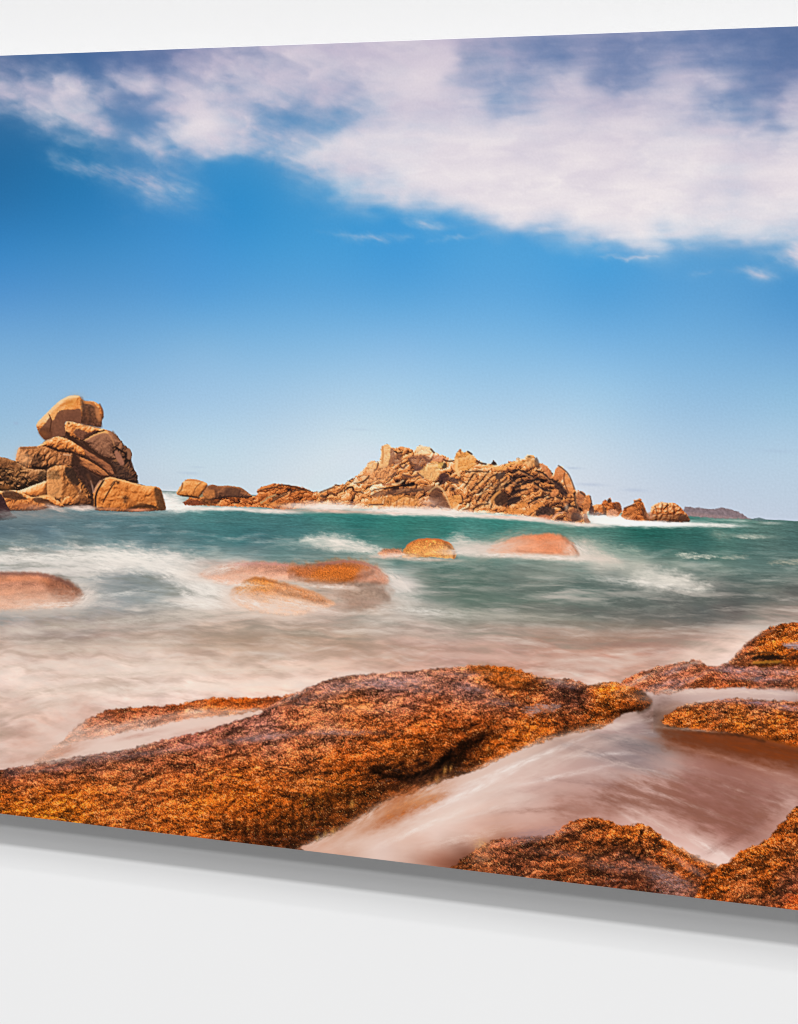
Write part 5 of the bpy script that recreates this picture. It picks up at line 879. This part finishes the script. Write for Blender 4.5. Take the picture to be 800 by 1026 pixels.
line([(748, 656), (754, 654.6), (762, 654.8)], 2, (40, 24, 16), .6, 1.2, 1)
line([(788, 661), (796, 658), (806, 660)], 2.4, (44, 26, 16), .7, 1.2, 1)
line([(744, 664), (760, 666), (782, 665), (802, 668)], 2.4, (60, 34, 20), .55, 1.6, 1)
line([(752, 656), (762, 654), (776, 654.4), (786, 658), (796, 652), (806, 648)], 1.7, (66, 38, 20), .8, 1, .8); line([(756, 664), (770, 663.4), (782, 663)], 2.6, (170, 116, 40), .7, 1, .8)
drift([(784, 645.6), (794, 643.4), (812, 643), (820, 648), (796, 650), (788, 648)], (176, 156, 166), .8, 1.4, 2, 6, 5, n=.4)
line([(742, 652), (752, 643), (764, 636), (776, 630)], 3, (160, 116, 104), .35, 1.6, 1)
mist(720, 697, 70, 5, (206, 176, 166), .8, .0, .45, 22, 4, 61, 1.4); mist(690, 700, 40, 4, (196, 168, 160), .7, .0, .45, 18, 4, 62, 1.3); mist(782, 693, 30, 4, (204, 176, 168), .8, .05, .4, 16, 4, 63, 1.3); mist(664, 703, 20, 7, (146, 116, 108), .55, .1, .5, 12, 5, 64)
mist(654, 716, 14, 8, (84, 58, 48), .6, -.3, .4, 10, 5, 65)
R3 = lab('printed_ledge', None, 'low ledge of golden weed bordering the tide pool')
weed([(663, 722), (668, 717), (674, 713), (680, 709), (692, 705.4), (710, 703), (726, 700.6), (740, 699.4), (756, 700.4), (770, 701.4), (785, 702), (800, 703), (860, 705), (930, 708), (930, 760), (800, 748), (786, 744.6), (770, 741), (754, 737.6), (740, 735), (724, 734), (710, 733), (694, 731.4), (680, 729), (670, 727)], R3, rbf([(672, 720, 164, 92, 40), (690, 712, 160, 92, 46), (720, 706, 140, 88, 60), (740, 704, 150, 90, 50), (760, 706, 130, 84, 70), (790, 710, 140, 86, 56), (700, 722, 166, 92, 34), (740, 720, 172, 100, 40), (780, 728, 170, 94, 32), (720, 731, 120, 64, 26), (780, 740, 110, 58, 20), (800, 745, 140, 70, 20), (930, 730, 160, 90, 34)], 6.), 3.0, 79, 1.1, 1.8, 6, 1., .5)
for q in ((756, 704, 20, 2.4, .5, .05), (790, 709, 16, 3, .55, .1), (730, 702, 20, 2, .4, -.05)): sheen(q[0], q[1], q[2], q[3], q[4], q[5], (170, 140, 160), int(q[0]))
line([(670, 728), (696, 733), (724, 735.6), (744, 737.4), (766, 743)], 3, (50, 28, 16), .7, 1.6, 1); line([(748, 736), (772, 742), (806, 750)], 3, (150, 70, 18), .6, 1.6, .8); line([(760, 746), (786, 752), (810, 757)], 4, (84, 40, 14), .6, 2.6, .8)

# brown weed under the pool, and foam drawn out across it
for k, q in enumerate(((520, 766, 70, 3, (236, 222, 214), .7, -.38), (470, 794, 60, 4, (238, 224, 216), .7, -.45), (430, 826, 50, 4, (238, 222, 212), .7, -.4), (560, 778, 60, 2.4, (232, 214, 206), .6, -.2), (600, 756, 40, 2.4, (226, 210, 204), .6, -.05), (640, 770, 50, 2.4, (216, 190, 180), .6, .25), (690, 806, 60, 2, (216, 184, 174), .6, .35), (740, 792, 60, 2, (212, 176, 164), .6, .3), (660, 838, 40, 2.4, (236, 212, 202), .7, .55), (712, 850, 30, 4, (238, 214, 204), .7, .5), (630, 744, 30, 5, (118, 108, 108), .55, .2), (600, 786, 50, 3, (150, 112, 104), .5, .1), (540, 812, 40, 3, (160, 116, 102), .5, -.05), (620, 762, 60, 5, (140, 120, 118), .5, .3), (600, 744, 40, 4, (200, 176, 168), .4, -.1), (640, 752, 24, 5, (128, 112, 112), .55, .3), (560, 762, 50, 5, (216, 190, 178), .5, -.35), (500, 790, 60, 6, (224, 200, 188), .5, -.35), (540, 800, 60, 5, (196, 160, 148), .45, -.3), (600, 800, 60, 4, (172, 130, 118), .5, .1), (600, 775, 60, 4, (206, 176, 166), .45, .05), (680, 790, 70, 3, (196, 152, 140), .5, .28), (720, 776, 60, 2.5, (190, 146, 134), .5, .3), (740, 800, 60, 2.5, (190, 148, 136), .5, .35), (690, 812, 60, 4, (150, 104, 92), .5, .35), (660, 826, 50, 3, (220, 186, 174), .6, .5), (640, 808, 50, 3, (168, 124, 112), .45, .2), (790, 790, 40, 3, (190, 146, 132), .5, .3), (740, 838, 40, 4, (150, 104, 94), .5, -.5), (700, 836, 50, 3, (206, 166, 154), .5, .5), (420, 824, 60, 6, (226, 200, 186), .5, -.3), (460, 840, 50, 6, (226, 198, 184), .5, -.2), (560, 785, 60, 3, (186, 150, 140), .4, -.2), (650, 735, 20, 6, (150, 130, 128), .5, .3), (480, 815, 50, 4, (226, 202, 190), .5, -.3), (520, 822, 50, 5, (206, 166, 152), .5, -.1), (700, 750, 40, 3, (150, 96, 74), .5, .2), (670, 765, 40, 3, (176, 146, 138), .5, .3))):
    mist(q[0], q[1], q[2], q[3], q[4], q[5], q[6], .9, 16, 3.6, 200 + k, 1.)
drift([(600, 790), (640, 780), (700, 776), (760, 788), (790, 800), (770, 824), (740, 846), (712, 836), (680, 822), (640, 812), (600, 806)], (130, 82, 66), .6, 12, 8, 18, 34, n=.8, rot=.35)
drift([(560, 800), (600, 806), (640, 818), (620, 818), (590, 818), (570, 824), (556, 820)], (146, 96, 80), .45, 8, 5, 12, 35, n=.6, rot=.2)
drift([(668, 731), (690, 733), (724, 737), (760, 743), (800, 752), (860, 764), (860, 790), (800, 770), (760, 764), (720, 758), (690, 750), (668, 742)], (110, 54, 28), .85, 10, 7, 14, 31, n=.3, rot=.2)
drift([(690, 734), (740, 740), (800, 753), (850, 760), (850, 772), (790, 762), (730, 748)], (126, 56, 20), .7, 5, 4, 12, 32, n=.5, rot=.2)
drift([(700, 762), (750, 772), (800, 784), (850, 790), (850, 812), (800, 806), (760, 812), (720, 812), (690, 800), (680, 780)], (146, 98, 88), .5, 10, 7, 16, 33, n=.6, rot=.25)
mist(720, 758, 60, 2.5, (170, 116, 96), .45, .25, .9, 16, 3.6, 231, 1.)
mist(780, 776, 50, 2.5, (186, 140, 126), .5, .3, .9, 16, 3.6, 232, 1.)

for k, q in enumerate(((60, 762, 40, 3, .5, -.16), (130, 750, 30, 2.5, .4, -.22), (296, 696, 22, 3, .45, -.5), (350, 676, 40, 2.2, .35, -.1), (440, 669, 40, 1.8, .3, -.08), (560, 682, 26, 2.4, .35, .15), (606, 686, 20, 2, .3, 0), (640, 682, 22, 3, .45, -.5), (700, 664, 30, 2.4, .4, -.1), (735, 656, 14, 4, .45, -.8), (690, 693, 40, 2.6, .6, .02), (760, 694, 40, 2.4, .55, .06), (700, 704, 26, 2.2, .4, -.2), (770, 701, 30, 1.8, .35, .05), (530, 748, 26, 3, .45, -.4), (580, 733, 24, 2.6, .4, -.25), (486, 768, 22, 3.4, .5, -.45), (430, 790, 24, 3.4, .5, -.45), (370, 816, 26, 4, .55, -.55), (322, 842, 22, 4, .5, -.45), (690, 731, 30, 1.6, .35, .08))):
    mist(q[0], q[1], q[2], q[3], (226, 200, 186), q[4], q[5], .9, 11, 3, 300 + k, 1.)

# ---- the two bottom ledges
R4 = lab('printed_ledge', None, 'dark glistening ledge cut by the bottom edge of the print')
weed([(450, 872), (458, 865.6), (470, 857), (485, 846), (498, 842), (513, 839), (534, 838), (553, 836.6), (562, 830), (569, 825), (582, 821), (596, 819), (606, 821.6), (615, 825), (624, 827.4), (634, 827), (641, 825.6), (648, 827), (658, 834), (670, 843), (684, 850), (698, 857), (710, 863), (721, 869), (716, 880), (720, 905), (700, 920), (450, 890)], R4, rbf([(480, 862, 120, 70, 40), (500, 850, 116, 70, 50), (530, 850, 104, 62, 42), (560, 845, 128, 74, 46), (530, 868, 112, 66, 44), (590, 826, 140, 80, 40), (590, 845, 124, 70, 36), (570, 870, 120, 66, 34), (620, 860, 100, 60, 44), (625, 835, 150, 84, 34), (645, 840, 130, 72, 30), (665, 850, 150, 80, 28), (680, 862, 150, 76, 22), (690, 880, 120, 64, 30), (650, 870, 106, 64, 48), (640, 885, 88, 50, 34), (680, 890, 116, 80, 74), (700, 872, 140, 74, 28), (710, 890, 120, 64, 30)], 6.), 3.2, 81, 1.1, 2.0, 6, 1.1, .5, .7)
for q in ((545, 834, 26, 5, .6, -.1), (528, 838, 20, 4, .5, 0), (672, 882, 24, 8, .7, .35), (650, 868, 20, 5, .4, .3), (516, 844, 30, 3, .4, -.1), (570, 856, 30, 4, .3, .1), (610, 868, 30, 5, .3, .1)): sheen(q[0], q[1], q[2], q[3], q[4], q[5], (164, 128, 128), int(q[0]))
line([(644, 832), (641, 842), (644, 852), (638, 862)], 2.4, (36, 30, 28), .9, 1.2, 1.4, 4, 0, 3, True); line([(600, 826), (606, 836), (600, 846)], 2.6, (50, 44, 38), .7, 2, 1.2, 4, 0, 3, True); line([(560, 850), (590, 858), (622, 852), (644, 862)], 3, (50, 44, 38), .7, 2, 1.4, 4, 0, 3, True)
for k, (q, w, a) in enumerate((([(590, 828), (612, 830), (632, 834)], 3, .6), ([(570, 838), (596, 846), (624, 842)], 3, .55), ([(500, 852), (530, 858), (560, 856)], 3, .5), ([(650, 838), (664, 848), (684, 856)], 3, .5), ([(646, 856), (664, 862), (676, 872)], 3, .55), ([(590, 872), (620, 878), (650, 880)], 4, .55), ([(530, 846), (556, 846), (570, 836)], 3, .5), ([(690, 864), (700, 876), (706, 892)], 3, .5), ([(520, 870), (560, 868), (590, 862)], 3, .4))):
    line(q, w, (36, 30, 26), a, 2, 2.2, 5, k + 60, 3, True)
for k, (q, w, a) in enumerate((([(566, 830), (590, 822), (610, 825)], 3, .4), ([(640, 830), (656, 838), (670, 848)], 3, .5), ([(660, 856), (684, 862), (700, 872)], 5, .5), ([(480, 858), (500, 846), (530, 842)], 2.4, .4), ([(600, 838), (620, 836), (636, 842)], 4, .4), ([(606, 862), (630, 868)], 3, .3))):
    line(q, w, (184, 170, 160), a, 2, 2.2, 4, k + 80, 3, True)
mist(482, 858, 12, 8, (206, 150, 120), .4, -.5, .8, 6, 4, 71); mist(482, 846, 7, 5, (226, 180, 120), .4, 0, 1., 3, 3, 72); mist(690, 868, 26, 4, (196, 140, 126), .5, .55, .5, 12, 4, 73); mist(700, 858, 30, 4, (228, 196, 186), .7, .5, .3, 16, 4, 74)
R5 = lab('printed_ledge', None, 'amber ledge in the lower right corner of the print')
weed([(700, 915), (702, 890), (712, 876), (721, 868.6), (730, 863), (744, 853), (756, 847.4), (767, 843), (776, 833), (786, 822.6), (793, 815), (801, 808), (860, 790), (930, 780), (930, 940), (800, 925)], R5, rbf([(730, 868, 160, 84, 24), (720, 885, 150, 78, 24), (745, 875, 136, 76, 36), (760, 860, 150, 82, 28), (780, 845, 146, 78, 28), (795, 830, 150, 82, 34), (770, 880, 150, 78, 26), (795, 860, 130, 74, 40), (780, 895, 90, 54, 36), (750, 895, 116, 68, 40), (795, 905, 140, 66, 28), (795, 885, 104, 60, 46), (930, 880, 130, 70, 36)], 6.), 3.5, 83, 1.1, 2.0, 6, 1.1, .45, .75)
line([(716, 872), (708, 884), (704, 900)], 3, (44, 38, 32), .75, 2, 1.4, 4, 0, 3, True); line([(790, 868), (772, 882), (764, 900)], 4, (48, 42, 36), .7, 3, 1.6, 4, 0, 3, True)

# ---- the print was sharpened for press
def sharpen(amount=.6, y0=385):
    k = COL.copy()
    def blur(a):
        b = a.copy()
        for ax_ in (0, 1):
            p = np.pad(b, [(2, 2) if i == ax_ else (0, 0) for i in range(3)], mode='edge')
            n = b.shape[ax_]
            sl_ = lambda o: tuple(slice(o, o + n) if i == ax_ else slice(None) for i in range(3))
            b = (p[sl_(0)] + 4 * p[sl_(1)] + 6 * p[sl_(2)] + 4 * p[sl_(3)] + p[sl_(4)]) / 16
        return b
    b = blur(blur(k))
    m = (ss(y0 - 20, y0 + 20, Y) * amount * (1 - .4 * ss(600, 680, Y)))[..., None]
    COL[:] = np.clip(k + np.clip(k - b, -40, 34) * m, 0, 250)
sharpen()

# ---- one connected patch of print per pictured thing: stray flecks join whatever surrounds them
def tidy():
    for k, (name, parent, label) in LBL.items():
        if k == L_CLOUD: continue
        m = LAB == k
        rr = np.where(m.any(1))[0]
        if len(rr) == 0: continue
        runs, par, prev = [], [], []
        def find(i):
            while par[i] != i: par[i] = par[par[i]]; i = par[i]
            return i
        for r in range(rr[0], rr[-1] + 1):
            e = np.flatnonzero(np.diff(np.concatenate(([0], m[r].view(np.int8), [0]))))
            cur = []
            for a, b in zip(e[::2], e[1::2]):
                i = len(runs); runs.append((r, a, b)); par.append(i); cur.append(i)
                for j in prev:
                    if runs[j][1] < b and runs[j][2] > a: par[find(i)] = find(j)
            prev = cur
        size = {}
        for i, (r, a, b) in enumerate(runs): size[find(i)] = size.get(find(i), 0) + b - a
        best = max(size, key=size.get)
        for i, (r, a, b) in enumerate(runs):
            if find(i) != best and size[find(i)] < 6000:
                LAB[r, a:b] = LAB[r, a - 1] if a > 0 else LAB[r, min(b, ns - 1)]
tidy(); tidy()

AMB = .30
LAMPS = ((39.3, 12500, 8., 3.8, 80.), (45.5, 5500, 8., 7.6, 80.), (50.0, 34000, 10., 2.8, 80.), (55.0, 11300, 10., 7.2, 80.), (58.6, 8000, 10., 1.8, 80.))

# ==== BUILD
import bpy
from mathutils import Vector
sc = bpy.context.scene
col = sc.collection
ZC = 1.60                                   # camera height
Z_TOP = ZC + (EYE - TOP(400.)) / FOC * D0
Z_BOT = Z_TOP - PH
GAP = 0.050                                 # print face to wall
THICK = 0.004
AXV, NV = Vector((AX, AY, 0)), Vector((AY, -AX, 0))     # along the panel, and out of the wall towards the room
YAW = math.atan2(AY, AX)
BASE = Vector((0, D0, Z_BOT))
WHITE = 1.045                               # ink is laid a touch darker than paper white

def node_mat(name, rough=.6, spec=.2):
    m = bpy.data.materials.new(name); m.use_nodes = True
    b = m.node_tree.nodes['Principled BSDF']
    b.inputs['Roughness'].default_value = rough; b.inputs['Specular IOR Level'].default_value = spec
    return m, m.node_tree, b
# ink: the colours generated above, with the faintest coating unevenness
m_ink, nt_, b_ = node_mat('printed_ink', .62, .02)
at = nt_.nodes.new('ShaderNodeAttribute'); at.attribute_name = 'ink'
nt_.links.new(at.outputs['Color'], b_.inputs['Base Color'])
# painted wall
m_wall, nt_, b_ = node_mat('wall_paint', .9, 0.)
tc = nt_.nodes.new('ShaderNodeTexCoord'); nz = nt_.nodes.new('ShaderNodeTexNoise'); nz.inputs['Scale'].default_value = 6.; nz.inputs['Detail'].default_value = 3
rp = nt_.nodes.new('ShaderNodeMix'); rp.data_type = 'RGBA'
rp.inputs[6].default_value = (.796, .796, .800, 1); rp.inputs[7].default_value = (.806, .806, .808, 1)
nt_.links.new(tc.outputs['Object'], nz.inputs['Vector']); nt_.links.new(nz.outputs['Fac'], rp.inputs[0]); nt_.links.new(rp.outputs[2], b_.inputs['Base Color'])
nz2 = nt_.nodes.new('ShaderNodeTexNoise'); nz2.inputs['Scale'].default_value = 900.; bp = nt_.nodes.new('ShaderNodeBump'); bp.inputs['Strength'].default_value = .03; bp.inputs['Distance'].default_value = .0005
nt_.links.new(tc.outputs['Object'], nz2.inputs['Vector']); nt_.links.new(nz2.outputs['Fac'], bp.inputs['Height']); nt_.links.new(bp.outputs['Normal'], b_.inputs['Normal'])
m_edge, nt_, b_ = node_mat('white_edge', .5, .3)
nz = nt_.nodes.new('ShaderNodeTexNoise'); nz.inputs['Scale'].default_value = 40.
rp = nt_.nodes.new('ShaderNodeMix'); rp.data_type = 'RGBA'; rp.inputs[6].default_value = (.74, .74, .75, 1); rp.inputs[7].default_value = (.78, .78, .78, 1)
nt_.links.new(nz.outputs['Fac'], rp.inputs[0]); nt_.links.new(rp.outputs[2], b_.inputs['Base Color'])

def box_mesh(name, boxes, mat):
    vs, fs = [], []
    for (x0, x1, y0, y1, z0, z1, bv) in boxes:
        k = len(vs)
        # a box whose room-side rim is chamfered by bv (y0 is the wall side, y1 the room side)
        for (y, i) in ((y0, 0.), (y1 - bv, 0.), (y1, bv)):
            vs += [(x0 + i, y, z0 + i), (x1 - i, y, z0 + i), (x1 - i, y, z1 - i), (x0 + i, y, z1 - i)]
        fs.append((k, k + 1, k + 2, k + 3)); fs.append((k + 11, k + 10, k + 9, k + 8))
        for r in (0, 4):
            for j in range(4):
                fs.append((k + r + j, k + r + 4 + j, k + r + 4 + (j + 1) % 4, k + r + (j + 1) % 4))
    me = bpy.data.meshes.new(name); me.from_pydata(vs, [], fs); me.materials.append(mat)
    import bmesh
    bm = bmesh.new(); bm.from_mesh(me); bmesh.ops.recalc_face_normals(bm, faces=bm.faces); bm.to_mesh(me); bm.free()
    return me
def link(o, parent=None):
    col.objects.link(o)
    if parent is not None: o.parent = parent
    return o

# local frame of print and wall: x along the panel, y out of the wall, z up; 180 degrees of yaw keeps x rightwards and y to the viewer
def local(o):
    o.matrix_world = __import__('mathutils').Matrix(((AX, NV.x, 0, BASE.x), (AY, NV.y, 0, BASE.y), (0, 0, 1, BASE.z), (0, 0, 0, 1)))
# (AX,AY),(NV) is a left-handed pair in plan, so use x to the LEFT along the panel: rotation about z only
root = bpy.data.objects.new('wall_print', None); root.empty_display_size = .1
root.location = BASE; root.rotation_euler = (0, 0, YAW + math.pi)
link(root)
root['label'] = 'large unframed photographic print of orange coastal rocks and misty sea standing off a pale wall'
root['category'] = 'wall art'
# in the root's frame: local x = -s, local y = out of the wall
panel = link(bpy.data.objects.new('panel', box_mesh('panel', [(-S1 - .0004, -S0 + .0004, -THICK, -.0003, -.0004, PH + .0004, .0006)], m_edge)), root)
inset = .09
cleat = link(bpy.data.objects.new('standoff_frame', box_mesh('standoff_frame', [
    (-S1 + inset, -S0 - inset, -GAP + .0005, -THICK - .0003, PH - inset - .03, PH - inset, .0005),
    (-S1 + inset, -S0 - inset, -GAP + .0005, -THICK - .0003, inset + .10, inset + .13, .0005)], m_edge)), root)

wall = bpy.data.objects.new('wall', box_mesh('wall', [(-3.2, 3.2, -.20, 0, -Z_BOT, 2.9 - Z_BOT, .002)], m_wall))
wall.location = BASE - NV * GAP; wall.rotation_euler = root.rotation_euler; link(wall)
wall['kind'] = 'structure'; wall['label'] = 'plain pale grey painted wall behind the print'

# ---- the printed face: one mesh part for each thing pictured, edge to edge in one plane
lin = np.clip(COL, 0, 255) / 255.
lin = np.where(lin <= .04045, lin / 12.92, ((lin + .055) / 1.055) ** 2.4) / WHITE
lin = np.clip(lin, 0, .86).astype(F)
px_ = -np.repeat(sv[None, :], nt, 0); pz_ = PH * (1 - np.repeat(tv[:, None], ns, 1))
cell = LAB[:-1, :-1]
jj, ii = np.meshgrid(np.arange(ns - 1), np.arange(nt - 1))
objs = {}
for k, (name, parent, label) in LBL.items():
    m = cell == k
    q = ii[m] * ns + jj[m]
    if len(q) == 0:
        print('no cells for', k, name, label); continue
    quads = np.stack([q, q + ns, q + ns + 1, q + 1], 1)          # seen from the room
    ids, inv = np.unique(quads.ravel(), return_inverse=True)
    nv, nf = len(ids), len(q)
    me = bpy.data.meshes.new(name)
    me.vertices.add(nv); me.loops.add(nf * 4); me.polygons.add(nf)
    co = np.zeros((nv, 3), F); co[:, 0] = px_.ravel()[ids]; co[:, 2] = pz_.ravel()[ids]
    me.vertices.foreach_set('co', co.ravel())
    me.loops.foreach_set('vertex_index', inv.astype(np.int32).ravel())
    me.polygons.foreach_set('loop_start', np.arange(0, nf * 4, 4, dtype=np.int32))
    me.update(calc_edges=True)
    a = me.attributes.new('ink', 'FLOAT_COLOR', 'POINT')
    c4 = np.ones((nv, 4), F); c4[:, :3] = lin.reshape(-1, 3)[ids]
    a.data.foreach_set('color', c4.ravel())
    me.materials.append(m_ink)
    o = bpy.data.objects.new(name, me)
    if label: o['label'] = label
    objs[k] = o
    link(o, objs[parent] if parent else root)

# ---- camera
cam = bpy.data.cameras.new('camera'); co_ = bpy.data.objects.new('camera', cam); col.objects.link(co_)
co_.location = (0, 0, ZC); co_.rotation_euler = (math.radians(90), 0, 0)
cam.sensor_fit = 'HORIZONTAL'; cam.sensor_width = 36.; cam.lens = FOC / 800. * 36.
cam.shift_y = -(513. - EYE) / 800.
cam.clip_start = .01; cam.clip_end = 100.
sc.camera = co_

# ---- light: three lamps high in front of the wall throw the stepped shadow below the print
w = bpy.data.worlds.new('World'); sc.world = w; w.use_nodes = True
bg = w.node_tree.nodes['Background']; bg.inputs['Color'].default_value = (1, 1, 1.0, 1); bg.inputs['Strength'].default_value = AMB
aim = BASE + Vector((0, 0, .05))
for (elev, power, sx, sy, dist) in LAMPS:
    power, sx, sy, dist = power * 4.16, sx * 2, sy * 2, dist * 2
    e = math.radians(elev)
    ld = bpy.data.lights.new('gallery_lamp', 'AREA'); ld.shape = 'RECTANGLE'; ld.size = sx; ld.size_y = sy; ld.energy = power
    lo = bpy.data.objects.new('gallery_lamp', ld); col.objects.link(lo)
    dv = NV * math.cos(e) + Vector((0, 0, math.sin(e)))
    lo.location = aim + dv * dist
    lo.rotation_euler = (-dv).to_track_quat('-Z', 'Y').to_euler()
sc.view_settings.view_transform = 'Standard'; sc.view_settings.look = 'None'
sc.view_settings.exposure = 0; sc.view_settings.gamma = 1
sc.render.engine = 'CYCLES'
sc.cycles.pixel_filter_type = 'BLACKMAN_HARRIS'; sc.cycles.filter_width = 1.1
